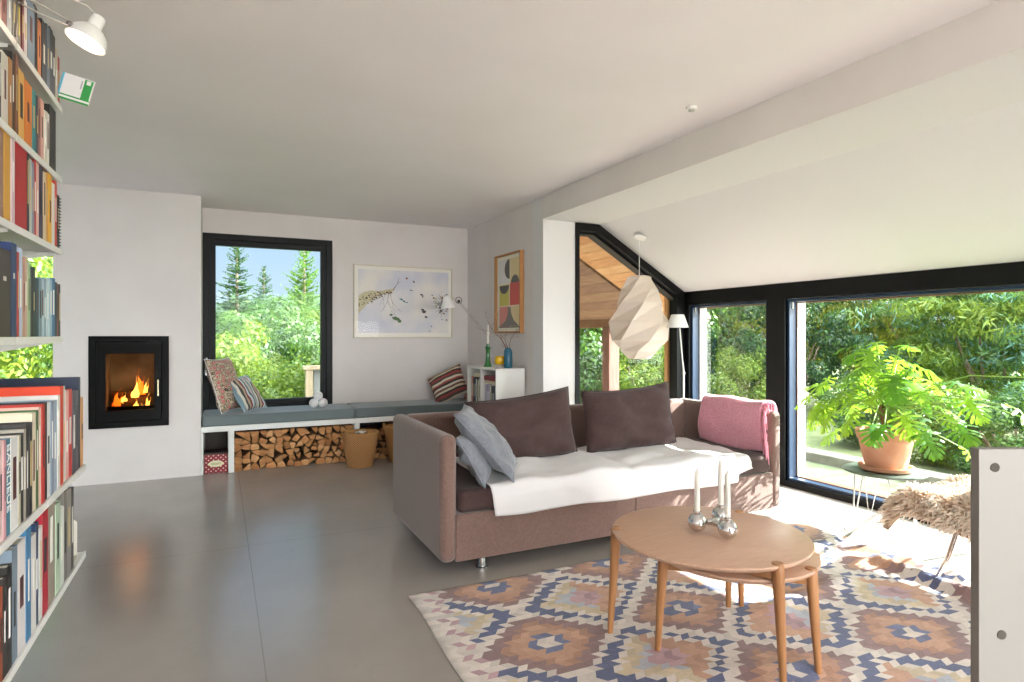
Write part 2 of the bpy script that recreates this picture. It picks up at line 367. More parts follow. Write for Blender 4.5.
flame(gx0+.11, YBR+.12, FZ+.05, .10, .035, fl_y, .02, 'short yellow flame beside the far left orange flame', 2)
flame(gx0+.205, YBR+.11, FZ+.10, .20, .034, fl_y, .03, 'bright yellow flame left of centre in the fire', 3)
flame(gx0+.245, YBR+.16, FZ+.12, .24, .045, fl_o, -.01, 'tallest orange flame in the middle of the fire', 4)
flame(gx0+.285, YBR+.12, FZ+.14, .13, .020, fl_y, .02, 'thin yellow flame right of the tallest flame', 5)
flame(gx0+.215, YBR+.09, FZ+.00, .10, .024, fl_y, .0, 'low bright flame under the middle logs', 6)
flame(gx0+.26, YBR+.085, FZ-.01, .06, .045, fl_y, .02, 'low wide flame at the front of the grate', 7)
flame(gx1-.065, YBR+.09, FZ+.00, .14, .024, fl_y, .015, 'small yellow flame at the right of the fire', 8)
fd = bpy.data.lights.new('fire_light', 'POINT'); fd.energy = .5; fd.color = (1, .55, .22); fd.shadow_soft_size = .06
fo = bpy.data.objects.new('fire_light', fd); COL.objects.link(fo); fo.location = ((gx0+gx1)/2, YBR+.07, FZ+.25)
# ------------------------------------------------------------------ window bench
bench_top = .443; bz = .392
t = thing('window_bench', 'long white built-in bench under the window with open firewood bays', 'bench', (1.28, 6.6, 0))
W(MB().box(-.153, X1 - .002, YBR, YB - .02, bz, bench_top), 'seat_board', white, bevel=.002)
for x0, x1 in ((-.153, -.135), (.075, .125), (1.250, 1.300), (2.35, 2.40), (X1 - .03, X1 - .003)):
    W(MB().box(x0, x1, YBR + .002, YB - .022, .0, bz - .001), 'divider', white, bevel=.002)
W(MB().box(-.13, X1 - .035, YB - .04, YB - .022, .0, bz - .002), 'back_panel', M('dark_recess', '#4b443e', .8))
blue_f = M('teal_grey_fabric', '#6b7577', .75, bump=(180, .15), sheen=.3)
for x0, x1, lb in ((-.145, 1.252, 'long teal grey seat cushion on the bench under the window'), (1.262, 2.70, 'long teal grey seat cushion on the bench under the lilac picture')):
    o = MB().box(x0, x1, YBR - .006, YB - .03, bench_top + .001, .545).build('bench_cushion', blue_f, origin=((x0+x1)/2, 6.6, bench_top), bevel=.018, seg=4)
    tag(o, lb, 'cushion', 'bench seat cushions')
    pts = [(x0+.012, YBR-.004, .540), (x1-.012, YBR-.004, .540), (x1-.012, YB-.04, .540), (x0+.012, YB-.04, .540)]
    q = MB().tube(pts, .003, 6, closed=True).build('piping', blue_f, o, world=True)

# firewood: split logs, packed row by row
def clip(poly, a, b, c):          # keep a*x+b*y<=c
    o = []
    for i in range(len(poly)):
        p, q = poly[i], poly[(i+1) % len(poly)]; dp = a*p[0]+b*p[1]-c; dq = a*q[0]+b*q[1]-c
        if dp <= 0: o.append(p)
        if dp * dq < 0:
            k = dp/(dp-dq); o.append((p[0]+(q[0]-p[0])*k, p[1]+(q[1]-p[1])*k))
    return o
wood_faces = [M('log_end_%d' % i, c, .8, noise_=(c2, 9, 5, (1, .3, 3)), bump=(60, .3)) for i, (c, c2) in enumerate([('#c98f5c', '#b57a48'), ('#bb8150', '#a06a3c'), ('#d8a676', '#c28a58'), ('#a97244', '#c08c5a')])]
bark = M('log_bark', '#6b4a31', .9, noise_=('#8f6b48', 18, 4), bump=(40, .5))
def log_stack(x0, x1, z0, z1, rows, cols, bay, seed, grp, top_drop=0):
    r_ = random.Random(seed); S_ = []
    for j in range(rows):
        n = cols + (j % 2)
        for i in range(n):
            cx = x0 + (x1-x0)*(i + .5 + r_.uniform(-.33, .33))/n; cz = z0 + (z1-z0)*(j + .5 + r_.uniform(-.30, .30))/rows
            S_.append((cx, cz, j, i, n))
    for k, (cx, cz, j, i, n) in enumerate(S_):
        p = [(x0, z0), (x1, z0), (x1, z1), (x0, z1)]
        for q, (ax, az, *_r) in enumerate(S_):
            if q != k and abs(ax-cx) < .3:
                a, b = ax-cx, az-cz; p = clip(p, a, b, a*(ax+cx)/2 + b*(az+cz)/2)
                if len(p) < 3: break
        if len(p) < 3: continue
        # merge very short edges so that faces read as split wedges
        q = [p[0]]
        for pt in p[1:]:
            if math.dist(pt, q[-1]) > .022: q.append(pt)
        if len(q) > 3 and math.dist(q[0], q[-1]) < .022: q.pop()
        if len(q) < 3: continue
        mx_, mz_ = sum(a for a, b in q)/len(q), sum(b for a, b in q)/len(q)
        tgt = 3 if r_.random() < .35 else 4
        while len(q) > tgt:
            ar = [abs((q[a][0]-q[a-1][0])*(q[(a+1) % len(q)][1]-q[a-1][1]) - (q[a][1]-q[a-1][1])*(q[(a+1) % len(q)][0]-q[a-1][0])) for a in range(len(q))]
            q.pop(ar.index(min(ar)))
        s_ = r_.uniform(.98, 1.03); q = [(mx_ + (a-mx_)*s_, mz_ + (b-mz_)*s_ - .002) for a, b in q]
        if mz_ > z1 - top_drop and r_.random() < .75: continue
        y0 = YBR + .018 + r_.uniform(0, .035) + (.03 if r_.random() < .15 else 0)
        # rounded outline: chamfer each corner
        rp_ = []
        for a in range(len(q)):
            A, B, C_ = Vector(q[a-1]), Vector(q[a]), Vector(q[(a+1) % len(q)])
            rp_ += [tuple(B.lerp(A, .14)), tuple(B.lerp(C_, .14))]
        mb = MB(); n2 = len(rp_)
        tilt = r_.uniform(-.012, .012)
        fr = [(a, y0 + tilt*(a-mx_)/.05, b) for a, b in rp_]; bk = [(a, y0 + .33, b) for a, b in rp_]
        mb.add(fr + bk, [tuple(range(n2))], 0)
        mb.add(fr + bk, [tuple(range(2*n2-1, n2-1, -1))] + [(u_, (u_+1) % n2, n2+(u_+1) % n2, n2+u_) for u_ in range(n2)], 1)
        o = mb.build('split_log', [wood_faces[r_.randrange(4)], bark], origin=(mx_, y0, mz_))
        tag(o, 'split log, %s from left in the %s row up, %s' % (ORD[i], ORD[j], bay), 'log', grp)
log_stack(.128, 1.247, .004, .372, 6, 15, 'wide bay under window', 3, 'firewood in the bay under the window')
log_stack(1.303, 2.02, .004, .36, 6, 10, 'bay behind baskets', 5, 'firewood in the bay behind the baskets', top_drop=.06)
# red polka dot box
def spots_mat():
    m = M('red_polka_dot', '#8e1420', .45); t_ = m.node_tree; b = t_.nodes['Principled BSDF']
    c = N(t_, 'ShaderNodeTexCoord'); mp = N(t_, 'ShaderNodeMapping'); t_.links.new(c.outputs['Object'], mp.inputs[0]); mp.inputs['Rotation'].default_value = (0, R(45), 0); mp.inputs['Scale'].default_value = (34, 34, 34)
    fr = N(t_, 'ShaderNodeVectorMath', operation='FRACTION'); t_.links.new(mp.outputs[0], fr.inputs[0])
    sb = N(t_, 'ShaderNodeVectorMath', operation='SUBTRACT'); t_.links.new(fr.outputs[0], sb.inputs[0]); sb.inputs[1].default_value = (.5, .5, .5)
    ml = N(t_, 'ShaderNodeVectorMath', operation='MULTIPLY'); t_.links.new(sb.outputs[0], ml.inputs[0]); ml.inputs[1].default_value = (1, 0, 1)
    ln_ = N(t_, 'ShaderNodeVectorMath', operation='LENGTH'); t_.links.new(ml.outputs[0], ln_.inputs[0])
    lt = N(t_, 'ShaderNodeMath', operation='LESS_THAN'); t_.links.new(ln_.outputs['Value'], lt.inputs[0]); lt.inputs[1].default_value = .2
    mx_ = N(t_, 'ShaderNodeMixRGB'); t_.links.new(lt.outputs[0], mx_.inputs[0]); mx_.inputs[1].default_value = lin('#8e1420'); mx_.inputs[2].default_value = lin('#e9c9c4'); t_.links.new(mx_.outputs[0], b.inputs['Base Color']); return m
t = thing('tin_box', 'small red polka dot box with a cream oval label in the bench bay', 'box', (-.03, 6.45, 0))
MB().box(-.10, .10, -.075, .11, .001, .175).build('body', spots_mat(), t, bevel=.004)
MB().box(-.103, .103, -.078, .113, .176, .192).build('lid', M('dark_lid', '#3a211d', .5), t, bevel=.004)
cream = M('cream_paper', '#e6dcb8', .7)
lbm = MB().prism([(.066*math.cos(a*math.pi/12)*(1+.08*math.cos(a*math.pi/2)), .09 + .030*math.sin(a*math.pi/12)) for a in range(24)], 'y', -.0775, -.0755).build('oval_label', cream, t)
sc_ = []
for k in range(46):
    q = k/45; sc_.append((-.042 + .084*q + .006*math.sin(q*44), -.0785, .090 + .010*math.sin(q*38) + .003*math.sin(q*9)))
MB().tube(sc_, .0012, 5).build('script', M('script_ink', '#6f6a3c', .6), lbm)

# wicker baskets
def weave():
    m = M('wicker', '#c08a58', .65); t_ = m.node_tree; b = t_.nodes['Principled BSDF']
    c = N(t_, 'ShaderNodeTexCoord'); sp = N(t_, 'ShaderNodeSeparateXYZ'); t_.links.new(c.outputs['Object'], sp.inputs[0])
    at = N(t_, 'ShaderNodeMath', operation='ARCTAN2'); t_.links.new(sp.outputs['Y'], at.inputs[0]); t_.links.new(sp.outputs['X'], at.inputs[1])
    cb = N(t_, 'ShaderNodeCombineXYZ'); m1 = N(t_, 'ShaderNodeMath', operation='MULTIPLY'); m1.inputs[1].default_value = 11.0; t_.links.new(at.outputs[0], m1.inputs[0])
    m2 = N(t_, 'ShaderNodeMath', operation='MULTIPLY'); m2.inputs[1].default_value = 110; t_.links.new(sp.outputs['Z'], m2.inputs[0])
    t_.links.new(m1.outputs[0], cb.inputs[0]); t_.links.new(m2.outputs[0], cb.inputs[1])
    ck = N(t_, 'ShaderNodeTexChecker'); ck.inputs['Scale'].default_value = 1; t_.links.new(cb.outputs[0], ck.inputs[0]); ck.inputs['Color1'].default_value = lin('#c8935e'); ck.inputs['Color2'].default_value = lin('#96653a')
    t_.links.new(ck.outputs[0], b.inputs['Base Color'])
    bb = N(t_, 'ShaderNodeBump'); bb.inputs['Strength'].default_value = .8; bb.inputs['Distance'].default_value = .006; t_.links.new(ck.outputs['Fac'], bb.inputs['Height']); t_.links.new(bb.outputs[0], b.inputs['Normal'])
    return m
wick = weave()
def basket(loc, h, r0, r1, lb, hoop=False):
    t = thing('wicker_basket', lb, 'basket', loc, group='wicker baskets by the bench')
    mb = MB(); rings = []
    prof = [(r0*.96, 0), (r0, .01), (r0+(r1-r0)*.3, h*.3), (r0+(r1-r0)*.65, h*.65), (r1, h*.95), (r1, h), (r1-.012, h), (r1-.014, h*.9), (r0-.012, .02), (.001, .018)]
    for r_, z in prof: rings.append([(r_*math.cos(a*math.pi/20), r_*.86*math.sin(a*math.pi/20), z) for a in range(40)])
    mb.loft(rings).build('body', wick, t, smooth=50)
    P = [((r1-.004)*math.cos(a*math.pi/16), (r1-.004)*.86*math.sin(a*math.pi/16), h) for a in range(32)]
    MB().tube(P, .010, 8, closed=True).build('rim', M('wicker_rim', '#b98549', .6, bump=(90, .5)), t, smooth=60)
    for sx in (-1, 1):
        MB().tube([(sx*(r1+.002), -.04, h*.92), (sx*(r1+.004), -.03, h*1.10), (sx*(r1+.004), .03, h*1.10), (sx*(r1+.002), .04, h*.92)] if hoop else [(sx*(r1), -.04, h*.86), (sx*(r1+.018), -.025, h*.95), (sx*(r1+.018), .025, h*.95), (sx*r1, .04, h*.86)], .006, 7).build('handle', _m['wicker_rim'], t, smooth=60)
    return t
basket((1.255, 6.10, .001), .335, .125, .178, 'tapered wicker basket full of kindling in front of the firewood')
basket((1.69, 6.17, .001), .36, .13, .175, 'wicker basket with hoop handles, half hidden behind the sofa arm', True)
for k, (x, y, z, a, c_) in enumerate([(1.20, 6.08, .318, .3, '#b8854f'), (1.30, 6.13, .322, -.5, '#a8743f'), (1.25, 6.05, .326, 1.2, '#c2925c'), (1.33, 6.05, .315, .9, '#96663a'), (1.18, 6.15, .315, -.2, '#a87848')]):
    tag(MB().prism([(-.02, -.012), (.022, -.014), (.004, .018)], 'x', -.07, .07).build('kindling', M('kindling_%d' % k, c_, .8, bump=(60, .3)), bevel=.002), '%s stick of kindling in the tapered wicker basket' % ['front left', 'back right', 'front middle', 'front right', 'back left'][k], 'kindling', 'kindling in the wicker basket')
    o = COL.objects[-1]; o.location = (x, y, z); o.rotation_euler = (.1, .12*(k-2), a)
def crumple(u, v): return (.05*(u-.5)*2, .03*(v-.5)*2, .012*math.sin(u*9+v*4)+.008*math.sin(v*13))
o = MB().grid(crumple, 9, 7).build('paper_scrap', M('white_paper', '#f2efe9', .8), smooth=180, solid=.002); o.location = (1.245, 6.01, .348)
tag(o, 'small crumpled white paper lying on the kindling basket', 'paper')

# pillows
def pillow_mb(w_, h_, th, seed=0, n=22, pinch=.07, wr=.006, skew=0):
    mb = MB()
    for side in (-1, 1):
        def fn(a, b, side=side):
            u, v = a*2-1, b*2-1
            x = w_/2*u*(1 - pinch*(1-v*v)); z = h_/2*v*(1 - pinch*(1-u*u)) + h_/2
            z += skew*u*(v+1)/2 - abs(skew)*.5*(1-u*u)*(v+1)/2
            t_ = max(0, (1-abs(u)**3.2)*(1-abs(v)**3.2))**.6
            e = noise.noise(Vector((u*2.2+seed, v*2.2, side*.7)))*wr*3 + noise.noise(Vector((u*6+seed, v*6, side)))*wr
            cr = wr*1.6*math.sin(9*(u*v) + seed)*(abs(u*v))
            return (x, side*(th/2*t_) + (e+cr)*min(1, t_*2), z)
        mb.grid(fn, n, n)
    return mb
def pillow(name, w_, h_, th, mat, loc, rot, lb, cat='cushion', grp=None, seed=0, piping=None, pinch=.07, wr=.006, skew=0):
    o = pillow_mb(w_, h_, th, seed, pinch=pinch, wr=wr, skew=skew).build(name, mat, weld=True, smooth=180)
    o.location = loc; o.rotation_euler = rot; tag(o, lb, cat, grp)
    P = []
    K = 10
    for s_ in range(4):
        for k in range(K):
            q = -1 + 2*k/K; u, v = [(q, -1), (1, q), (-q, 1), (-1, -q)][s_]
            P.append((w_/2*u*(1-pinch*(1-v*v)), 0, h_/2*v*(1-pinch*(1-u*u))+h_/2 + skew*u*(v+1)/2 - abs(skew)*.5*(1-u*u)*(v+1)/2))
    MB().tube(P, .0035, 6, closed=True).build('piping', piping or mat, o, smooth=180)
    return o
def stripes(name, cols, axis, scale, rough=.8):
    m = M(name, cols[0], rough); t_ = m.node_tree; b = t_.nodes['Principled BSDF']
    c = N(t_, 'ShaderNodeTexCoord'); sp = N(t_, 'ShaderNodeSeparateXYZ'); t_.links.new(c.outputs['Object'], sp.inputs[0])
    a = N(t_, 'ShaderNodeMath', operation='MULTIPLY'); a.inputs[1].default_value = scale; t_.links.new(sp.outputs[axis], a.inputs[0])
    f = N(t_, 'ShaderNodeMath', operation='FRACT'); t_.links.new(a.outputs[0], f.inputs[0])
    r_ = N(t_, 'ShaderNodeValToRGB'); r_.color_ramp.interpolation = 'CONSTANT'; t_.links.new(f.outputs[0], r_.inputs[0])
    el = r_.color_ramp.elements; n = len(cols); el[0].color = lin(cols[0]); el[1].position = 1/n; el[1].color = lin(cols[1])
    for k in range(2, n): e = el.new(k/n); e.color = lin(cols[k])
    t_.links.new(r_.outputs[0], b.inputs['Base Color']); return m
def floral(name, cols, scale):
    m = M(name, cols[0], .85); t_ = m.node_tree; b = t_.nodes['Principled BSDF']
    c = N(t_, 'ShaderNodeTexCoord'); vo = N(t_, 'ShaderNodeTexVoronoi'); vo.inputs['Scale'].default_value = scale; vo.inputs['Randomness'].default_value = .45; t_.links.new(c.outputs['Object'], vo.inputs[0])
    r_ = N(t_, 'ShaderNodeValToRGB'); r_.color_ramp.interpolation = 'CONSTANT'; t_.links.new(vo.outputs['Distance'], r_.inputs[0])
    el = r_.color_ramp.elements; el[0].color = lin(cols[1]); el[1].position = .14; el[1].color = lin(cols[2])
    for p_, cc in ((.36, cols[0]), (.48, cols[3]), (.58, cols[0])): e = el.new(p_); e.color = lin(cc)
    t_.links.new(r_.outputs[0], b.inputs['Base Color']); return m
pillow('floral_cushion', .46, .54, .15, floral('pink_floral', ['#c9b59c', '#efe2d2', '#c3626a', '#55463c'], 21), (.125, 6.53, .560), (R(-18), R(0), R(62)),
       'pink and brown flower patterned cushion leaning in the left corner of the bench', seed=3, piping=M('white_cotton', '#e9e9ee', .8))
pillow('striped_cushion', .40, .40, .13, stripes('blue_stripe', ['#7f97a3', '#d8d2c6', '#4e4a45', '#b9a78f', '#8b4a49', '#cfd6d9', '#5f6f7d', '#c7bca9'], 'X', 5.2), (.330, 6.57, .556), (R(-35), R(0), R(56)),
       'blue striped cushion leaning beside the flower patterned cushion', seed=5, piping=M('pale_blue_cotton', '#a9c6dc', .8))
pillow('striped_cushion', .42, .38, .13, stripes('brown_stripe', ['#d6c9b4', '#5a4742', '#9c3f3c', '#3d3331', '#c8b79c', '#6b4a42', '#cfc3b0', '#2f2c2b', '#a4504a'], 'Z', 4.6), (2.36, 6.46, .575), (R(-24), R(-26), R(-34)),
       'brown, red and cream striped cushion leaning against the white bookcase end', seed=8)
pillow('pink_cushion', .30, .36, .10, floral('coral_pattern', ['#d98f84', '#efc3b5', '#c96a62', '#e5b3a2'], 16), (2.60, 6.45, .551), (R(-8), R(2), R(-66)),
       'coral pink patterned cushion behind the striped one in the bench corner', seed=9)
t = thing('pompom_ornament', 'three white fluffy balls clustered on the bench below the window', 'ornament', (.93, 6.62, .546))
fluf = M('white_wool', '#e6e2e2', .95, bump=(70, .9), sheen=.4)
for c_ in ((-.045, 0, .045), (.045, -.01, .045), (0, .015, .115)):
    MB().sphere(c_, .048, 18, 12).build('ball', fluf, t, smooth=180)

# ------------------------------------------------------------------ pictures
def outline(pts, y, th, mi, mb): mb.prism(pts, 'y', y, y + th, mi)
px0, px1, pz0, pz1 = 1.345, 2.515, 1.262, 2.093
t = thing('framed_photograph', 'wide pale framed picture of a birch trunk against a lilac sky', 'picture', ((px0+px1)/2, YB, pz0))
fm = M('pale_oak_frame', '#d9cfc0', .5)
W(MB().frame([(px0,pz0),(px1,pz0),(px1,pz1),(px0,pz1)], [(px0+.014,pz0+.014),(px1-.014,pz0+.014),(px1-.014,pz1-.014),(px0+.014,pz1-.014)], 'y', YB - .032, YB), 'frame', fm, bevel=.002)
W(MB().box(px0+.013, px1-.013, YB - .012, YB - .008, pz0+.013, pz1-.013), 'mount', M('mount_card', '#efe9e0', .8))
def sky_print():
    m = M('lilac_print', '#e2dfe2', .6); t_ = m.node_tree; b = t_.nodes['Principled BSDF']
    c = N(t_, 'ShaderNodeTexCoord'); n = N(t_, 'ShaderNodeTexNoise'); n.inputs['Scale'].default_value = 2.2; n.inputs['Detail'].default_value = 3; t_.links.new(c.outputs['Object'], n.inputs[0])
    r_ = N(t_, 'ShaderNodeValToRGB'); el = r_.color_ramp.elements; el[0].position = .38; el[0].color = lin('#d3d1dc'); el[1].position = .62; el[1].color = lin('#ece4dc'); t_.links.new(n.outputs['Fac'], r_.inputs[0]); t_.links.new(r_.outputs[0], b.inputs['Base Color']); return m
inks = [M('ink_%d' % i, c_, .6) for i, c_ in enumerate(['#8b7a5f', '#4a3f36', '#e0d4ae', '#5d7d50', '#4f8a90', '#5e5a68', '#a4694a', '#cfc3a0'])]
mb = MB().box(px0+.055, px1-.05, YB - .0145, YB - .012, pz0+.06, pz1-.055, 0)
u_ = lambda a: px0 + .055 + a*(px1-px0-.105); v_ = lambda b: pz1 - .055 - b*(pz1-pz0-.115)
yf = YB - .0150
def pol(pts, i): mb.prism([(u_(a), v_(b)) for a, b in pts], 'y', yf, yf + .0006, i + 1)
pol([(0, .42), (.06, .36), (.13, .33), (.22, .34), (.30, .31), (.38, .29), (.385, .33), (.30, .37), (.22, .41), (.15, .46), (.10, .53), (.06, .60), (0, .70)], 7)
r_ = random.Random(12)
for k in range(110):
    a = r_.uniform(0, .36); mid = .52 - .55*a if a < .2 else .42 - .30*(a-.2) - .02; hw = .13*(1-a/.4)
    b = mid + r_.uniform(-.75, .75)*hw; s_ = r_.uniform(.006, .014)
    yf = YB - .0156; pol([(a-s_, b), (a, b-s_*1.1), (a+s_, b+.3*s_), (a, b+s_)], r_.choice([1, 0, 2, 1]))
yf = YB - .0156
def twig(a, b, ang, ln_, wd, depth):
    ca, sa = math.cos(ang), math.sin(ang); a2, b2 = a + ca*ln_, b + sa*ln_*1.35
    pol([(a - sa*wd, b + ca*wd), (a + sa*wd, b - ca*wd), (a2 + sa*wd*.4, b2 - ca*wd*.4), (a2 - sa*wd*.4, b2 + ca*wd*.4)], 1)
    if depth:
        for _ in range(2): twig(a2, b2, ang + r_.uniform(-.6, .6), ln_*r_.uniform(.6, .9), wd*.6, depth-1)
twig(.37, .31, -1.0, .09, .0035, 1); twig(.32, .36, 1.65, .10, .0025, 3); twig(.30, .36, 2.1, .07, .002, 2); twig(.20, .40, 2.0, .06, .002, 2); twig(.33, .32, 1.35, .14, .002, 2)
for k in range(16):
    an = r_.uniform(2.0, 4.3); twig(.96, .55, an, r_.uniform(.03, .07), .002, 2)
for k in range(34):
    a, b = .92 + r_.gauss(0, .045), .55 + r_.gauss(0, .10); a = min(a, .985); s_ = r_.uniform(.006, .016)
    pol([(a-s_, b), (a-.2*s_, b-s_*1.3), (a+s_, b-.2*s_), (a+.2*s_, b+s_)], r_.choice([6, 2, 6, 1, 0]))
def blob(a, b, w_, h_, i, ang=0):
    P = []
    for k in range(12):
        q = k*math.pi/6; rr = r_.uniform(.65, 1.1); x, y = w_*rr*math.cos(q), h_*rr*math.sin(q); P.append((a + x*math.cos(ang) - y*math.sin(ang), b + x*math.sin(ang) + y*math.cos(ang)))
    pol(P, i)
blob(.40, .77, .05, .03, 3, .5); blob(.44, .81, .03, .03, 3); blob(.35, .71, .02, .02, 3, .8); blob(.46, .46, .022, .014, 4, .6); blob(.49, .49, .025, .010, 4, .9); blob(.52, .51, .015, .008, 4)
blob(.52, .12, .013, .02, 6); blob(.60, .17, .010, .022, 5, -.5); blob(.69, .38, .022, .014, 5, .4); blob(.70, .41, .012, .012, 5); blob(.715, .65, .03, .03, 5, .3); blob(.74, .74, .022, .016, 5, .7); blob(.70, .62, .02, .014, 1, .2)
blob(.80, .89, .010, .012, 5); blob(.78, .97, .008, .010, 3); blob(.57, .31, .02, .006, 1, .3); blob(.81, .38, .014, .006, 1, .4)
W(mb, 'print', [sky_print()] + inks)
W(MB().box(px0+.014, px1-.014, YB - .024, YB - .022, pz0+.014, pz1-.014), 'picture_glass', glass_mat('picture_glass', '#ffffff', .15))
# abstract poster on the side wall
qy0, qy1, qz0, qz1 = 5.395, 6.02, 1.318, 2.140
t = thing('framed_poster', 'tall oak framed abstract print of red, yellow and grey shapes', 'picture', (X1, (qy0+qy1)/2, qz0))
W(MB().frame([(qy0,qz0),(qy1,qz0),(qy1,qz1),(qy0,qz1)], [(qy0+.018,qz0+.018),(qy1-.018,qz0+.018),(qy1-.018,qz1-.018),(qy0+.018,qz1-.018)], 'x', X1 - .045, X1), 'frame', M('oak_frame', '#b07a45', .5, bump=(40, .1, (1, 1, .1))), bevel=.002)
mb = MB().box(X1 - .016, X1 - .010, qy0+.017, qy1-.017, qz0+.017, qz1-.017, 0)
yu = lambda a: qy1 - .017 - a*(qy1-qy0-.034); zv = lambda b: qz1 - .017 - b*(qz1-qz0-.034)
def pp(pts, i, lay=0): mb.prism([(yu(a), zv(b)) for a, b in pts], 'x', X1 - .0168 - lay*.0006, X1 - .0160, i)
rect = lambda a0, b0, a1, b1: [(a0, b0), (a1, b0), (a1, b1), (a0, b1)]
pp(rect(.06, .05, .50, .37), 5); pp(rect(.54, .05, .94, .37), 4); pp(rect(.10, .38, .50, .66), 2); pp(rect(.53, .37, .94, .66), 1); pp(rect(.10, .67, .50, .94), 3); pp(rect(.53, .67, .94, .94), 4)
half = lambda cx, cy, rx, ry, a0, a1: [(cx + rx*math.cos(a0+(a1-a0)*k/16), cy + ry*math.sin(a0+(a1-a0)*k/16)) for k in range(17)]
pp(half(.52, .18, .20, .13, math.pi/2, math.pi*1.5), 6, 1); pp(half(.74, .37, .16, .10, math.pi, 2*math.pi), 6, 1); pp(half(.30, .39, .20, .11, 0, math.pi), 6, 1)
pp([(.46, .68), (.56, .68), (.60, .78), (.70, .86), (.90, .93), (.10, .93), (.36, .86), (.44, .78)], 7, 1)
pp(rect(.08, .935, .92, .95), 6, 1)
W(mb, 'print', [M('poster_paper', '#e9e2d3', .7), M('poster_red', '#d9655e', .7), M('poster_yellow', '#cfc468', .7), M('poster_pink', '#dd8f86', .7), M('poster_sand', '#e2cda0', .7), M('poster_pale', '#dcd9d8', .7), M('poster_dark', '#66605c', .7), M('poster_grey', '#8c857f', .7)])

# ------------------------------------------------------------------ white bookcase with books, lamp, vases
bx0, bx1, by0, by1, bzt = 2.392, 2.700, 5.353, 6.114, .970
t = thing('bookcase', 'low white cube bookcase with open compartments against the grey wall', 'bookcase', (2.55, 5.73, 0))
th = .018; mid_y = 5.735
for a in ((bx0, bx1, by0, by1, bzt-th, bzt), (bx0, bx1, by0, by1, .03, .03+th), (bx0+.004, bx1, by0+th, by1-th, .50, .50+th)): W(MB().box(*a), 'shelf_board', white, bevel=.001)
for y0 in (by0, by1-th): W(MB().box(bx0, bx1, y0, y0+th, 0, bzt-th-.0005), 'side_panel', white, bevel=.001)
W(MB().box(bx0+.002, bx1, mid_y, mid_y+th, .05, bzt-th-.001), 'partition', white)
W(MB().box(bx1-.008, bx1-.001, by0+th, by1-th, .05, bzt-th), 'back_panel', white)
pages_m = M('book_pages', '#e7dfcf', .85, noise_=('#d9cfbb', 120, 2, (1, 40, 1)))
def book_mat(c_, rough=.45): return M('cover_' + c_[1:], c_, rough)
def book(x, y0, y1, z0, h, d, col, lb, grp, band=None, sdir=1, lean=0, dots=None, name='book', text=None):
    """upright book, spine at x facing sdir*X, thickness y0..y1, pages towards -sdir"""
    t = thing(name, lb, 'book', (x, (y0+y1)/2, z0), 0 if sdir > 0 else math.pi, grp)
    if lean: t.rotation_euler[0] = lean
    th_ = y1 - y0 - .0015; c = min(.003, th_*.2); m = book_mat(col)
    mb = MB().box(-c, 0, -th_/2, th_/2, 0, h).box(-d, -c, -th_/2, -th_/2+c, 0, h).box(-d, -c, th_/2-c, th_/2, 0, h)
    mb.build('cover', m, t)
    MB().box(-d+.004, -c, -th_/2+c, th_/2-c, .003, h-.004).build('pages', pages_m, t)
    if band:
        mb = MB(); hb = sum(ord(q) for q in lb) % 3; fw = (.16, .22, .12)[hb]
        for (b0, b1) in band[1][-1:]: mb.box(-.0005, .0007, -th_*fw, th_*fw, h*b0, h*b1)
        mb.build('spine_title', book_mat(band[0]), t)
    if text:
        cu = bpy.data.curves.new('spine_lettering', 'FONT'); cu.body = text[0]; cu.size = text[1]; cu.extrude = .0003; cu.align_x = 'CENTER'; cu.align_y = 'CENTER'
        o = bpy.data.objects.new('spine_curve', cu); COL.objects.link(o); bpy.context.view_layer.update()
        me = bpy.data.meshes.new_from_object(o.evaluated_get(bpy.context.evaluated_depsgraph_get())); me.materials.clear(); me.materials.append(book_mat(text[2]))
        bpy.data.objects.remove(o); o = bpy.data.objects.new('spine_lettering', me); COL.objects.link(o); o.parent = t
        o.rotation_euler = Matrix(((0, 0, 1), (0, 1, 0), (-1, 0, 0))).to_euler() ; o.location = (.0012, 0, h*text[3])
    return t
def flat_book(x0, x1, y0, y1, z0, h, col, lb, grp):
    t = thing('book', lb, 'book', ((x0+x1)/2, (y0+y1)/2, z0), 0, grp); a, b = (x1-x0)/2, (y1-y0)/2; c = .003
    MB().box(-a, a, -b, b, 0, c).box(-a, a, -b, b, h-c, h).box(-a, -a+c, -b, b, c, h-c).build('cover', book_mat(col), t)
    MB().box(-a+c, a-.004, -b+.004, b-.004, c, h-c).build('pages', pages_m, t)
g1 = 'books standing in the white bookcase'
for y0, w_, h_, c_, cn, bd in ((5.755, .030, .300, '#dad6d0', 'white', None), (5.787, .036, .325, '#c46a58', 'coral red', '#e8dccb'), (5.825, .030, .330, '#e2dcce', 'cream', '#8a6f4a'), (5.857, .022, .31, '#d7d0bd', 'pale beige', None),
                               (5.881, .022, .33, '#3f4d45', 'dark green', '#c9c2a8'), (5.905, .03, .32, '#e9e6e1', 'thick white', '#555555'), (5.937, .040, .335, '#26272f', 'black', '#d8d8d8'), (5.979, .035, .325, '#33384a', 'dark blue', '#c6b07a'), (6.016, .04, .34, '#d98f84', 'salmon', '#f0e4d8')):
    book(bx0+.03, y0, y0+w_, .519, h_, .22, c_, '%s book standing in the far compartment of the white bookcase' % cn, g1, band=(bd, [(.15, .22), (.4, .8)]) if bd else None, sdir=-1)
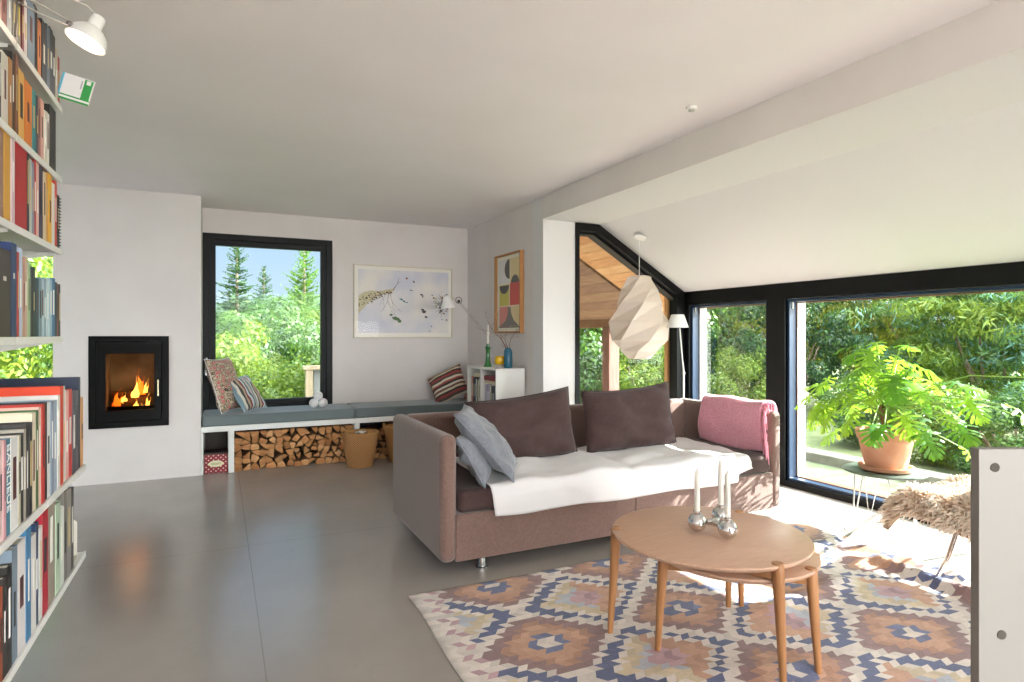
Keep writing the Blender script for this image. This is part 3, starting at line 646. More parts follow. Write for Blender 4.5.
for y0, w_, h_, c_, cn, bd in ((5.376, .035, .285, '#2b3348', 'navy blue', '#8fb0d0'), (5.413, .04, .29, '#1f2026', 'black', '#c94a3a'), (5.455, .035, .28, '#23405e', 'blue', '#e3e3e3'), (5.492, .045, .275, '#3a3b40', 'dark grey', '#d3c9a0'),
                               (5.539, .03, .28, '#e5ded3', 'cream', '#999999'), (5.571, .04, .29, '#b9aec4', 'lilac', '#f2eef5'), (5.613, .045, .285, '#a9a0b8', 'pale mauve', '#ffffff'), (5.660, .03, .28, '#cfc8d6', 'very pale lilac', None)):
    book(bx0+.03, y0, y0+w_, .519, h_, .22, c_, '%s book standing in the near compartment of the white bookcase' % cn, g1, band=(bd, [(.12, .2), (.35, .75)]) if bd else None, sdir=-1)
flat_book(bx0+.03, bx0+.25, 5.39, 5.70, .812, .030, '#e0cfae', 'tan book lying flat under the red one in the white bookcase', g1)
flat_book(bx0+.03, bx0+.25, 5.40, 5.715, .843, .045, '#9c2f3a', 'dark red book lying flat below the top board of the white bookcase', g1)
flat_book(bx0+.028, bx0+.25, 5.76, 6.00, .861, .038, '#ddcdb0', 'beige book lying flat on the far standing books of the white bookcase', g1)
z0 = bzt + .001
t = thing('glass_candlestick', 'tall green glass candlestick on the white bookcase', 'candlestick', (2.50, 5.80, z0))
gg = M('green_glass', '#2f7a3c', .08, spec=.8, coat=.5, trans=('#2f8a3c', .25))
MB().lathe([(.045, 0), (.045, .008), (.034, .02), (.026, .06), (.022, .12), (.019, .16), (.024, .17), (.019, .18), (.030, .198), (.030, .206), (.014, .206)], 24).build('base', gg, t, smooth=40)
MB().lathe([(.017, .19), (.017, .235), (.010, .235)], 18).build('socket', gg, t, smooth=40)
t = thing('candle', 'white candle in the green glass candlestick', 'candle', (2.50, 5.80, z0 + .236)); wax = M('candle_wax', '#f0ece4', .5, trans=('#f7efe0', .2))
MB().lathe([(.0115, 0), (.0105, .19), (.007, .197), (.002, .199)], 16).build('wax', wax, t, smooth=50); MB().tube([(0, 0, .195), (.001, 0, .206)], .0012, 6).build('wick', M('wick', '#3b322a', .9), t)
t = thing('tealight_holder', 'small yellow glass tealight holder on a clear foot', 'candle holder', (2.535, 5.575, z0))
MB().lathe([(.030, 0), (.026, .006), (.024, .030), (.001, .030)], 24).build('foot', M('clear_glass', '#e8e2d8', .1, trans=('#ffffff', .5)), t, smooth=40)
MB().lathe([(.030, .0305), (.050, .044), (.054, .075), (.046, .115), (.042, .115), (.050, .075), (.044, .048), (.001, .040)], 28).build('cup', M('yellow_glass', '#f5cf10', .2, trans=('#ffd900', .4), coat=.3), t, smooth=60)
t = thing('glass_vase', 'blue ribbed glass vase with bare twigs on the white bookcase', 'vase', (2.575, 5.47, z0))
n = 40; rings = []
for r_, z in [(.036, 0), (.040, .006), (.041, .05), (.041, .16), (.036, .182), (.026, .190), (.026, .200), (.022, .200), (.022, .185), (.035, .16), (.035, .012), (.001, .010)]:
    rings.append([(r_*(1+.03*math.cos(10*a*2*math.pi/n))*math.cos(a*2*math.pi/n), r_*(1+.03*math.cos(10*a*2*math.pi/n))*math.sin(a*2*math.pi/n), z) for a in range(n)])
MB().loft(rings).build('body', M('blue_glass', '#2f6f86', .12, trans=('#3a8db0', .3), coat=.4), t, smooth=60)
tw = M('twig_bark', '#7a4a3a', .8); 
tr_ = random.Random(4)
def branch(root, pts, r0, lb):
    o = MB(); P = [Vector(p) for p in pts]; o.tube([tuple(p) for p in P], [r0*(1-.8*k/(len(P)-1)) for k in range(len(P))], 6)
    for k in range(2, len(P)):
        if tr_.random() < .85:
            d = (P[k]-P[k-1]).normalized(); s_ = Vector((tr_.uniform(-1, 1), tr_.uniform(-1, 1), tr_.uniform(-.2, .8))); q = P[k-1] + (d*.5 + s_*.8)*tr_.uniform(.06, .13); mid = P[k-1].lerp(q, .5) + Vector((0, 0, .008))
            o.tube([tuple(P[k-1]), tuple(mid), tuple(q)], [r0*.45, r0*.3, r0*.12], 5)
            for _ in range(2): o.sphere(tuple(P[k-1].lerp(q, tr_.uniform(.4, 1))), .0035, 6, 4)
    b = o.build('twig', tw, origin=pts[0], smooth=60); tag(b, lb, 'twig', 'twigs in the blue vase')
vx, vy = 2.575, 5.47
branch(None, [(vx, vy, z0+.03), (vx-.01, vy+.01, z0+.19), (vx-.07, vy+.03, z0+.30), (vx-.15, vy+.05, z0+.38), (vx-.20, vy+.08, z0+.50), (vx-.215, vy+.08, z0+.57)], .0045, 'longest twig in the blue vase, reaching up left across the wall')
branch(None, [(vx+.005, vy+.01, z0+.03), (vx+.0, vy, z0+.19), (vx-.03, vy+.01, z0+.28), (vx-.09, vy+.06, z0+.36), (vx-.115, vy+.02, z0+.45), (vx-.11, vy, z0+.55)], .004, 'twig in the blue vase rising beside the longest one')
branch(None, [(vx+.01, vy, z0+.03), (vx+.01, vy, z0+.19), (vx+.02, vy-.02, z0+.29), (vx+.05, vy-.06, z0+.35), (vx+.09, vy-.12, z0+.42)], .0035, 'short twig in the blue vase leaning right')
branch(None, [(vx-.01, vy-.01, z0+.03), (vx-.012, vy, z0+.19), (vx-.09, vy-.03, z0+.30), (vx-.20, vy-.02, z0+.36), (vx-.33, vy+.05, z0+.40)], .0035, 'low twig in the blue vase stretching far left past the candle')
# jointed wall lamp over the bench
t = thing('wall_lamp', 'white jointed reading lamp on the wall above the bench corner', 'lamp', (X1, 6.28, 1.32))
alu = M('lamp_arm_metal', '#c9c4bd', .35, .6)
W(MB().lathe([(.035, 0), (.035, .006), (.02, .012), (.001, .012)], 20).xf(Matrix.Translation((X1, 6.28, 1.32)) @ Matrix.Rotation(R(-90), 4, 'Y')), 'wall_plate', white, smooth=40)
A0 = Vector((X1-.03, 6.28, 1.32)); A1 = Vector((2.345, 6.24, 1.665)); A2 = Vector((2.27, 6.22, 1.69))
for dz in (-.011, .011): W(MB().tube([tuple(A0+Vector((0, 0, dz))), tuple(A1+Vector((0, 0, dz)))], .006, 8), 'arm', alu, smooth=60)
W(MB().tube([tuple(A1 + Vector((.045*math.cos(a)*.8, 0, .035*math.sin(a)+.01))) for a in [k*math.pi/6 for k in range(12)]], .004, 6, closed=True).sphere(tuple(A1), .018, 12, 8), 'joint', M('dark_joint', '#4b4642', .4, .5), smooth=60)
W(MB().tube([tuple(A1), tuple(A2)], .006, 8), 'shade_stem', alu, smooth=60)
rot = Matrix.Translation(A2 + Vector((-.055, -.0, -.105))) @ Matrix.Rotation(R(-6), 4, 'Y')
shade_w = M('lamp_shade_white', '#efece8', .4)
W(MB().lathe([(.082, 0), (.055, .075), (.036, .118), (.018, .128), (.016, .124), (.034, .114), (.053, .073), (.080, 0)], 28).xf(rot), 'lamp_shade', shade_w, smooth=50)
W(MB().sphere((0, 0, .055), .026, 14, 10).xf(rot), 'bulb', M('bulb_on', '#fff2d8', .5, emit=('#fff0d0', 6)), smooth=180)
# floor lamp by the windows
t = thing('floor_lamp', 'slim white floor lamp with a tapered shade behind the sofa corner', 'lamp', (3.80, 4.33, 0))
MB().lathe([(.13, 0), (.13, .012), (.02, .018), (.012, .02)], 32).build('base', white, t, smooth=40)
MB().tube([(0, 0, .018), (.0, 0, .95)], .008, 10).tube([(.0, 0, .95), (-.045, 0, 1.36)], .006, 10).build('pole', white, t, smooth=60)
MB().sphere((0, 0, .95), .015, 12, 8).build('joint', alu, t, smooth=180)
shm = Matrix.Translation((-.07, 0, 1.365))
MB().lathe([(.098, 0), (.058, .115), (.052, .118), (.054, .112), (.094, 0)], 28).xf(shm).build('lamp_shade', shade_w, t, smooth=50)

# ------------------------------------------------------------------ folded paper pendant
PX, PY = 3.56, 4.665
zc = zc_ext(PX)
t = thing('pendant_lamp', 'large white folded paper pendant lamp hanging in the slanted window', 'lamp', (PX, PY, 1.07))
paper = M('folded_paper', '#f6eee6', .75, trans=('#f8ecdf', .45))
prof = [(1.850, .100), (1.835, .125), (1.72, .172), (1.60, .215), (1.42, .292), (1.25, .262), (1.15, .19), (1.075, .10)]
mb = MB(); nn = 6; rings = []
for k, (z, r_) in enumerate(prof):
    tw_ = -k*.42*2*math.pi/nn + .35
    rings.append([(r_*math.cos(2*math.pi*i/nn + tw_), r_*math.sin(2*math.pi*i/nn + tw_), z - 1.07) for i in range(nn)])
vs = [p for r_ in rings for p in r_]; fs = []
for k in range(len(rings)-1):
    for i in range(nn):
        j = (i+1) % nn; a, b, c, d = k*nn+i, k*nn+j, (k+1)*nn+j, (k+1)*nn+i; fs += [(a, b, d), (b, c, d)]
mb.add(vs, fs); o = mb.build('lamp_shade', paper, t, solid=.002)
MB().tube([(0, 0, .78), (0, 0, zc-1.07-.03)], .0035, 6).build('cord', white, t)
MB().lathe([(.006, 0), (.055, .012), (.06, .03)], 24).xf(Matrix.Translation((0, 0, zc-1.07-.045)) @ Matrix.Rotation(math.atan(SLP)*.6, 4, 'Y')).build('ceiling_rose', shade_w, t, smooth=40)
MB().sphere((0, 0, .42), .05, 16, 10).tube([(0, 0, .46), (0, 0, .785)], .012, 8).build('bulb', M('opal_bulb', '#f5f0e8', .4), t, smooth=60)
# ------------------------------------------------------------------ sofa
def fabric(name, c1, c2, sc=160, b_=.25, sheen=.35):
    return M(name, c1, .9, noise_=(c2, sc, 3), bump=(sc*1.6, b_), sheen=sheen)
brown = fabric('brown_wool', '#6b524a', '#785d54', 90); dbrown = M('dark_brown_cotton', '#3a2624', .85, noise_=('#412b29', 40, 3), bump=(120, .12), sheen=.08)
sx0, sx1, sy0, sy1, sh = 1.055, 3.586, 3.07, 4.09, .765
t = thing('sofa', 'long brown wool sofa with high thin arms and back', 'sofa', ((sx0+sx1)/2, (sy0+sy1)/2, 0))
aw = .095
for x0 in (sx0, sx1-aw): W(MB().box(x0, x0+aw, sy0, sy1, .08, sh), 'arm', brown, bevel=.040, seg=5)
W(MB().box(sx0+aw-.02, sx1-aw+.02, sy1-.12, sy1-.004, .08, sh-.002), 'backrest', brown, bevel=.038, seg=5)
mx_ = (sx0+sx1)/2
for a, b in ((sx0+aw-.01, mx_-.001), (mx_+.001, sx1-aw+.01)): W(MB().box(a, b, sy0+.004, sy1-.1, .082, .335), 'base', brown, bevel=.008, seg=2)
for a, b in ((sx0+aw+.003, mx_-.002), (mx_+.002, sx1-aw-.003)): W(MB().box(a, b, sy0-.002, sy1-.125, .336, .462), 'seat_cushion', dbrown, bevel=.038, seg=5)
chrome = M('chrome', '#d8d8d8', .08, 1)
for x, y in ((1.325, 3.157), (3.32, 3.157), (1.325, 3.98), (3.32, 3.98), (2.32, 3.157), (2.32, 3.98)):
    W(MB().lathe([(.034, 0), (.034, .007), (.022, .010), (.021, .082)], 24, (x, y, .001)), 'leg', chrome, smooth=40)
pillow('back_cushion', .80, .44, .20, dbrown, (1.835, 3.60, .472), (R(-13), R(-1.5), R(2)), 'large dark brown back cushion on the left half of the sofa', grp='brown back cushions on the sofa', seed=11, pinch=.045, wr=.014, skew=.025)
pillow('back_cushion', .82, .46, .20, dbrown, (2.70, 3.60, .472), (R(-13), R(1.5), R(2)), 'large dark brown back cushion in the middle of the sofa', grp='brown back cushions on the sofa', seed=14, pinch=.045, wr=.014, skew=.03)
greyf = M('grey_cushion', '#6c6e77', .85, noise_=('#777a83', 60, 3), bump=(200, .15), sheen=.3)
pillow('throw_cushion', .42, .31, .10, greyf, (1.385, 3.21, .475), (R(-30), R(0), R(62)), 'pale grey cushion lying low against the left arm under the other grey one', grp='grey cushions on the sofa', seed=21, wr=.009)
pillow('throw_cushion', .50, .50, .13, greyf, (1.575, 3.24, .490), (R(-42), R(0), R(62)), 'grey cushion leaning on top in the left corner of the sofa', grp='grey cushions on the sofa', seed=24, wr=.009)
# blanket over the seats
def blanket(u, v):
    x = 1.36 + 1.93*u; L_seat = .74; L = L_seat + .155
    s = v*L; dip = -.022*math.exp(-((x-mx_)/.035)**2)
    n_ = .008 + noise.noise(Vector((x*2.6, s*4.2, 3)))*.022 + noise.noise(Vector((x*7, s*9, 8)))*.011 + .006*math.sin(11*x + 5*s)*math.exp(-((x-1.9)/.5)**2)
    if u > .93: s = min(s, L_seat+.1*(1-(u-.93)/.07*.3))
    x += .02*math.sin(s*7)
    if s < L_seat - .03: return (x, sy0 + L_seat - s - .004, .474 + max(0, n_) + dip*.5)
    q = (s - L_seat + .03)
    if q < .055:
        a = q/.055*math.pi/2; return (x, sy0 + .03 - .036*math.sin(a) + .0, .474 - .036 + .036*math.cos(a) + max(0, n_)*(1-q/.055) + dip*.5*(1-q/.055))
    return (x, sy0 - .010 - abs(n_)*.7, .436 - (q-.055)*(1.0 + .04*math.sin(x*9)) )
o = MB().grid(blanket, 110, 60).build('blanket', M('white_blanket', '#dbd7d8', .9, bump=(150, .2), sheen=.15), smooth=180, solid=.006)
tag(o, 'white cotton blanket spread over the sofa seats', 'blanket')
# pink throw over the right arm
def throw(u, v):
    y = 3.74 - .60*u; L1, L2, L3 = .30, .11, .10
    s = v*(L1+L2+L3); n_ = noise.noise(Vector((y*5, s*6, 1)))*.012 + .004
    xi, xo = sx1-aw-.016, sx1+.012; top = sh + .016
    if s < L1: return (xi - n_ - .016*math.sin(s/L1*3.14), y + .02*(1-s/L1)*(1 if u < .5 else -1), top - L1 + s - .02*(1-s/L1)*math.sin(u*3.1))
    if s < L1 + L2:
        a = (s-L1)/L2*math.pi; cx = (xi+xo)/2; return (cx - (cx-xi)*math.cos(a), y, top + .034*math.sin(a) + n_)
    return (xo + n_, y, top - (s-L1-L2))
pinkm = M('pink_wool', '#d68496', .95, noise_=('#e7a3b0', 110, 3), bump=(130, .6), sheen=.5)
t = thing('pink_throw', 'pink wool throw with a fringe folded over the right sofa arm', 'throw', (sx1 - .05, 3.44, sh))
W(MB().grid(throw, 40, 44), 'cloth', pinkm, smooth=180, solid=.022)
fr = MB(); r_ = random.Random(5)
for k in range(54):
    v = .02 + .72*k/53; p = Vector(throw(1.0, v)); L = r_.uniform(.080, .125) if v < .55 else r_.uniform(.05, .08)
    q = p + Vector((-.012 + r_.uniform(-.008, .008), -.034 + r_.uniform(-.014, .012), -.014)); e_ = q + Vector((r_.uniform(-.012, .008), -.006 + r_.uniform(-.01, .01), -L))
    fr.tube([tuple(p), tuple(q), tuple(q.lerp(e_, .5) + Vector((r_.uniform(-.004, .004), 0, 0))), tuple(e_)], [.0042, .004, .0035, .003], 5)
W(fr, 'fringe', M('pink_fringe', '#dd8fa0', .95), smooth=60)['kind'] = 'stuff'

# ------------------------------------------------------------------ nesting coffee tables
oak = M('table_oak', '#d2ad94', .33, noise_=('#c9a188', 5, 6, (2, 22, 6)), bump=(60, .04, (1, 12, 1)))
oak_leg = M('table_leg_oak', '#b07d52', .4, noise_=('#a47046', 8, 5, (6, 6, .6)))
def coffee_table(c, R_, zt, angs, rl, lb):
    t = thing('coffee_table', lb, 'coffee table', (c[0], c[1], 0), group='nesting round coffee tables')
    MB().lathe([(R_-.020, zt-.024), (R_-.006, zt-.016), (R_, zt-.006), (R_-.003, zt-.001), (R_-.006, zt)], 96).build('tabletop', oak, t, smooth=40)
    P = []
    for a in angs:
        p = Vector((math.cos(a), math.sin(a), 0)); top = p*rl; bot = p*(rl+.028); P.append(top)
        mb = MB(); rings = []
        for q, r_ in [(0, .0105), (.02, .012), (.35, .0155), (.75, .0205), (.93, .0225), (.99, .022), (1.0, .019)]:
            ctr = bot.lerp(top, q) ; zz = .001 + q*(zt+.004)
            rings.append([(ctr.x + r_*math.cos(k*math.pi/10), ctr.y + r_*math.sin(k*math.pi/10), zz) for k in range(20)])
        mb.loft(rings).build('leg', oak_leg, t, smooth=40)
    for i in range(3):
        a, b = P[i], P[(i+1) % 3]; d = (b-a).normalized(); n_ = Vector((-d.y, d.x, 0))*.010
        a2, b2 = a + d*.012, b - d*.012
        MB().prism([(a2+n_).xy[:], (a2-n_).xy[:], (b2-n_).xy[:], (b2+n_).xy[:]], 'z', zt-.060, zt-.0245).build('apron', oak_leg, t, bevel=.002)
    return t
def angs_of(c, pts): return [math.atan2(y-c[1], x-c[0]) for x, y in pts]
cA = (1.874, 1.98); cB = (1.955, 1.925)
coffee_table(cA, .405, .462, angs_of(cA, [(1.54, 2.20), (1.84, 1.585), (2.223, 2.147)]), .386, 'larger round oak coffee table with three tapered legs, holding the candle holder')
coffee_table(cB, .335, .398, angs_of(cB, [(1.657, 1.996), (2.058, 1.622), (2.177, 2.17)]), .315, 'smaller round oak coffee table nested under the larger one')
balls = [(1.831, 2.003), (1.878, 1.877), (1.996, 2.035)]
cc = Vector((sum(b[0] for b in balls)/3, sum(b[1] for b in balls)/3, .5035))
t = thing('candle_holder', 'chrome candle holder of three joined balls on the coffee table', 'candle holder', (cc.x, cc.y, .4635))
for k, b in enumerate(balls):
    p = Vector((b[0], b[1], .5035)) - Vector(t.location)
    MB().sphere(tuple(p), .0395, 32, 20).lathe([(.014, .034), (.016, .042), (.016, .047), (.0115, .047)], 20, tuple(p)).build('ball', chrome, t, smooth=60)
    q = cc - Vector(t.location); MB().tube([tuple(p.lerp(q, .55)), tuple(q)], [.013, .015], 14).build('connecting_rod', chrome, t, smooth=60)
MB().sphere(tuple(cc - Vector(t.location)), .019, 16, 10).build('hub', chrome, t, smooth=180)
for b, h, lb in zip(balls, (.175, .185, .200), ('white taper candle in the left ball of the chrome holder', 'white taper candle in the nearest ball of the chrome holder', 'white taper candle in the rear ball of the chrome holder')):
    t = thing('taper_candle', lb, 'candle', (b[0], b[1], .5515), group='candles on the coffee table')
    MB().lathe([(.0115, 0), (.0120, .02), (.0105, h-.012), (.006, h-.003), (.0015, h)], 18).build('wax', wax, t, smooth=50)
    MB().tube([(0, 0, h-.004), (.001, 0, h+.008)], .0010, 6).build('wick', _m['wick'], t)

# ------------------------------------------------------------------ kilim rug
rx0, rx1, ry0, ry1 = .835, 3.66, .45, 2.985
CW, CH = .0410, .0385
def rugz(x, y):
    z = .006
    def ridge(px, py, qx, qy, h, w_):
        d = Vector((qx-px, qy-py)); L = d.length; d /= L; e_ = Vector((x-px, y-py)); s = e_.dot(d)/L; n_ = abs(e_.x*d.y - e_.y*d.x)
        k = max(0, min(1, s*6+.5)) * max(0, min(1, (1-s)*6+.5)); return h*math.exp(-(n_/w_)**2)*k
    z += ridge(3.32, 1.55, 3.37, 2.25, .050, .045) + ridge(3.37, 2.20, 3.10, 2.55, .022, .05) + ridge(3.55, 1.9, 3.50, 2.45, .030, .05)
    z += ridge(2.3, 2.06, 3.0, 2.16, .020, .05) + ridge(2.9, 2.45, 3.55, 2.62, .020, .06)
    z += ridge(1.5, 1.88, 2.2, 1.60, .010, .05)
    return z + .003*abs(noise.noise(Vector((x*2, y*2, 0))))
PAL = {k: lin(v) for k, v in dict(cream='#dacfc6', blue='#666d90', blue2='#596083', orange='#c3977c', terra='#b5886f', brown='#927371', pale='#b3b6bf', pink='#bf9aa0', sand='#cfbd9e', mauve='#a38489').items()}
r_ = random.Random(9)
def rugcol(i, j, x, y):
    if i < 1: return PAL['cream']
    if i < 3: return PAL['pink'] if (i + j) % 3 == 0 else PAL['cream']
    def dist(cx, cy): 
        dx = abs(((x-cx+.36) % .72)-.36); dy = abs(((y-cy+.31) % .62)-.31); return dx/.36 + dy/.31
    a = dist(1.245, 2.26); b = dist(1.605, 2.57)
    if a < b:
        return PAL['cream'] if a < .13 else PAL['blue'] if a < .30 else PAL['orange'] if a < .50 else PAL['terra'] if a < .66 else PAL['brown'] if a < .86 else PAL['cream']
    return (PAL['pink'] if b < .25 else PAL['pale'] if b < .44 else PAL['sand'] if b < .66 else PAL['cream'] if b < .76 else PAL['blue2'] if b < .94 else PAL['cream']) if (int((x-.9)/.72) % 2 == 0) else \
           (PAL['mauve'] if b < .2 else PAL['pink'] if b < .34 else PAL['orange'] if b < .66 else PAL['cream'] if b < .76 else PAL['blue2'] if b < .94 else PAL['cream'])
ni, nj = int((rx1-rx0)/CW), int((ry1-ry0)/CH); vs = []; fs = []; cl = []
NI, NJ = ni*2+1, nj*2+1
for J in range(NJ):
    off = (CW*.60) * (abs((J % 4) - 2)/2)
    for I in range(NI):
        x = rx0 + I*CW/2 + (off if 0 < I < NI-1 else 0); y = ry0 + J*CH/2 
        xx = x + .012*math.sin(y*5)*(1 if I == 0 or True else 0); yy = y + .010*math.sin(x*3.3)
        vs.append((xx, yy, rugz(xx, yy)))
for j in range(nj):
    for i in range(ni):
        col = rugcol(i, j, rx0+(i+.5)*CW, ry0+(j+.5)*CH); k_ = r_.uniform(.86, 1.12); col = (min(1, col[0]*k_), min(1, col[1]*k_), min(1, col[2]*k_), 1)
        for b in (0, 1):
            for a in (0, 1):
                I, J = i*2+a, j*2+b; fs.append((J*NI+I, J*NI+I+1, (J+1)*NI+I+1, (J+1)*NI+I)); cl.append(col)
me = bpy.data.meshes.new('kilim_rug'); me.from_pydata(vs, [], fs)
ca = me.color_attributes.new('weave_colour', 'FLOAT_COLOR', 'CORNER')
arr = np.repeat(np.array(cl, dtype=np.float32), 4, axis=0).ravel(); ca.data.foreach_set('color', arr)
m = M('kilim', '#c0b0a0', .95, bump=(260, .5, (1, .25, 1)), sheen=.2); tt = m.node_tree
at = N(tt, 'ShaderNodeAttribute'); at.attribute_name = 'weave_colour'
cx_ = N(tt, 'ShaderNodeTexCoord'); mp = N(tt, 'ShaderNodeMapping'); mp.inputs['Scale'].default_value = (40, 260, 1); tt.links.new(cx_.outputs['Object'], mp.inputs[0])
nn_ = N(tt, 'ShaderNodeTexNoise'); nn_.inputs['Scale'].default_value = 1; tt.links.new(mp.outputs[0], nn_.inputs[0])
rr_ = N(tt, 'ShaderNodeMapRange'); rr_.inputs[3].default_value = .72; rr_.inputs[4].default_value = 1.25; tt.links.new(nn_.outputs['Fac'], rr_.inputs[0])
mm = N(tt, 'ShaderNodeMixRGB', blend_type='MULTIPLY'); mm.inputs[0].default_value = 1; tt.links.new(at.outputs['Color'], mm.inputs[1]); tt.links.new(rr_.outputs[0], mm.inputs[2]); tt.links.new(mm.outputs[0], tt.nodes['Principled BSDF'].inputs['Base Color'])
me.materials.append(m); me.polygons.foreach_set('use_smooth', [True]*len(me.polygons))
o = bpy.data.objects.new('kilim_rug', me); COL.objects.link(o); md = o.modifiers.new('solid', 'SOLIDIFY'); md.thickness = .005; md.offset = -1
tag(o, 'woven kilim rug with stepped blue, orange and cream diamonds', 'rug')

# ------------------------------------------------------------------ side table, pot, plant
tc_ = (3.95, 2.57)
t = thing('side_table', 'small round dark topped table on white wire legs by the window', 'side table', (tc_[0], tc_[1], 0))
MB().lathe([(.240, .398), (.245, .402), (.245, .409), (.240, .413)], 48).build('tabletop', M('slate_top', '#5c665f', .35), t, smooth=40)
wire = M('white_wire', '#d9d7d3', .4)
for k in range(4):
    a = math.pi/4 + k*math.pi/2 + .25; b = a + .5; p = (.20*math.cos(a), .20*math.sin(a))
    MB().tube([(.17*math.cos(a-.35), .17*math.sin(a-.35), .398), (p[0]*1.0, p[1]*1.0, .008), (.17*math.cos(a+.35), .17*math.sin(a+.35), .398)], .005, 7).build('leg', wire, t, smooth=60)
MB().tube([(.195*math.cos(q*math.pi/12), .195*math.sin(q*math.pi/12), .03) for q in range(24)], .003, 6, closed=True).build('floor_ring', wire, t, smooth=60)
MB().tube([(.17*math.cos(q*math.pi/12), .17*math.sin(q*math.pi/12), .392) for q in range(24)], .004, 6, closed=True).build('top_ring', wire, t, smooth=60)
px_, py_, pz_ = 3.93, 2.55, .4145
terra = M('terracotta', '#c48c70', .85, noise_=('#d3a68c', 5, 5), bump=(60, .15))
t = thing('plant_saucer', 'terracotta saucer under the large plant pot', 'saucer', (px_, py_, pz_))
MB().lathe([(.135, 0), (.155, .012), (.160, .034), (.150, .034), (.143, .018), (.001, .016)], 40).build('dish', terra, t, smooth=40)
t = thing('potted_plant', 'big split-leaf philodendron in a terracotta pot on the side table', 'plant', (px_, py_, pz_ + .018))
MB().lathe([(.112, 0), (.125, .03), (.158, .185), (.166, .190), (.176, .238), (.176, .246), (.160, .246), (.150, .20), (.001, .196)], 44).build('pot', terra, t, smooth=40)
MB().lathe([(.151, .205), (.10, .214), (.04, .222), (.001, .224)], 30).build('soil', M('soil', '#3a2a1f', 1, bump=(60, 1)), t, smooth=60)
leafm = M('philodendron_leaf', '#558a30', .38, noise_=('#7aa53c', 3, 3), trans=('#b2d83c', .46)); leafd = M('philodendron_leaf_dark', '#356b24', .38, trans=('#8fc832', .40)); stemm = M('leaf_stalk', '#7fa046', .5)
stem_m = M('philodendron_trunk', '#8a6a48', .8, bump=(50, .6))
MB().tube([(0, 0, .19), (.01, .0, .27), (-.012, .01, .36), (-.03, .02, .44)], [.030, .026, .022, .012], 10).tube([(.02, -.01, .2), (.06, -.02, .28), (.07, -.04, .36)], [.022, .018, .01], 8).build('trunk', stem_m, t, smooth=60)
def leaf_mesh(seed):
    r_ = random.Random(seed); vs = []; fs = []
    def strip(P, Wd):
        b = len(vs); K = len(P)
        for k in range(K):
            d = (P[min(k+1, K-1)] - P[max(k-1, 0)]).normalized(); n_ = Vector((-d.y, d.x, 0)); 
            for s in (-1, 1): vs.append(P[k] + n_*Wd[k]*s)
        for k in range(K-1): fs.append((b+2*k, b+2*k+1, b+2*k+3, b+2*k+2))
    zf = lambda x, y: -.32*y*y - .5*x*x + .03*math.sin(y*14)
    def lift(p): return Vector((p.x, p.y, 0))
    strip([Vector((0, y, 0)) for y in (-.02, .15, .35, .6, .8, 1.0)], [.05, .10, .12, .09, .06, .004])
    for k in range(7):
        y = .0 + .135*k; L = (.34, .46, .50, .46, .38, .28, .18)[k]*r_.uniform(.9, 1.1); an = R((-38, -8, 12, 26, 38, 48, 56)[k])
        for s in (-1, 1):
            d = Vector((s*math.cos(an), math.sin(an), 0)); up = Vector((0, 1, 0))
            P = [Vector((s*.04, y, 0)) + d*L*q + up*.10*L*q*q for q in (0, .3, .6, .85, 1)]
            strip(P, [.045, .040, .055, .040, .003])
            # small side tooth
            if k < 5: strip([P[2], P[2] + (d*.5 + up*(.6 if k > 1 else -.6))*L*.32], [.035, .003])
    V = [(v.x, v.y, zf(v.x, v.y) + r_.uniform(-.004, .004)) for v in vs]
    me = bpy.data.meshes.new('leaf'); me.from_pydata(V, [], fs); return me
lms = []
for k in range(4):
    for mt_ in (leafm, leafd):
        me = leaf_mesh(k); me.materials.append(mt_); me.polygons.foreach_set('use_smooth', [True]*len(me.polygons)); lms.append(me)
lr = random.Random(31); stalks = MB()
def add_leaf(base, tip, size, droop, lite, roll=0):
    base, tip = Vector(base), Vector(tip); d = tip - base; mid = base.lerp(tip, .55) + Vector((0, 0, .12*d.length))
    MB().tube([tuple(base), tuple(base.lerp(mid, .5) + Vector((0, 0, .03))), tuple(mid), tuple(tip)], [.006, .005, .0042, .0035], 6).build('leaf_stalk', stemm, t, smooth=60)
    o = bpy.data.objects.new('leaf', lms[lr.randrange(4)*2 + (0 if lite else 1)]); COL.objects.link(o); o.parent = t
    az = math.atan2(d.y, d.x) + lr.uniform(-.4, .4); y_ax = Vector((math.cos(az)*math.cos(droop), math.sin(az)*math.cos(droop), math.sin(droop)))
    x_ax = y_ax.cross(Vector((0, 0, 1))).normalized(); z_ax = x_ax.cross(y_ax)
    mtx = Matrix((x_ax, y_ax, z_ax)).transposed().to_4x4() @ Matrix.Rotation(roll, 4, 'Y')
    o.matrix_local = Matrix.Translation(tip) @ mtx @ Matrix.Scale(size, 4)
for k in range(64):
    az = k*2.399 + lr.uniform(-.3, .3); el = lr.uniform(-.35, 1.25) if k > 14 else lr.uniform(.2, 1.35); L = lr.uniform(.24, .54)*(1 - .18*max(0, el-.6))
    b = Vector((lr.uniform(-.03, .04), lr.uniform(-.03, .03), lr.uniform(.26, .42)))
    tip = b + Vector((math.cos(az)*math.cos(el), math.sin(az)*math.cos(el), math.sin(el)))*L
    lat = tip.x*-.9 + tip.y*.43
    if lat > .36: tip -= Vector((-.9, .43, 0))*(lat-.36)
    if tip.x > .36: tip.x = .36 - lr.uniform(0, .06)
    add_leaf(b, tip, lr.uniform(.13, .20), lr.uniform(-.9, .05) - (.2 if el < .2 else 0), lr.random() < .68, lr.uniform(-.5, .5))
add_leaf((0, 0, .42), (-.10, .12, .80), .17, -.1, False); add_leaf((0, 0, .4), (.30, -.75, .62), .24, -.35, False, .2); add_leaf((0, 0, .38), (.20, -.62, .45), .22, -.6, True)
add_leaf((0, 0, .38), (.34, -.88, .30), .24, -.4, True, .3)

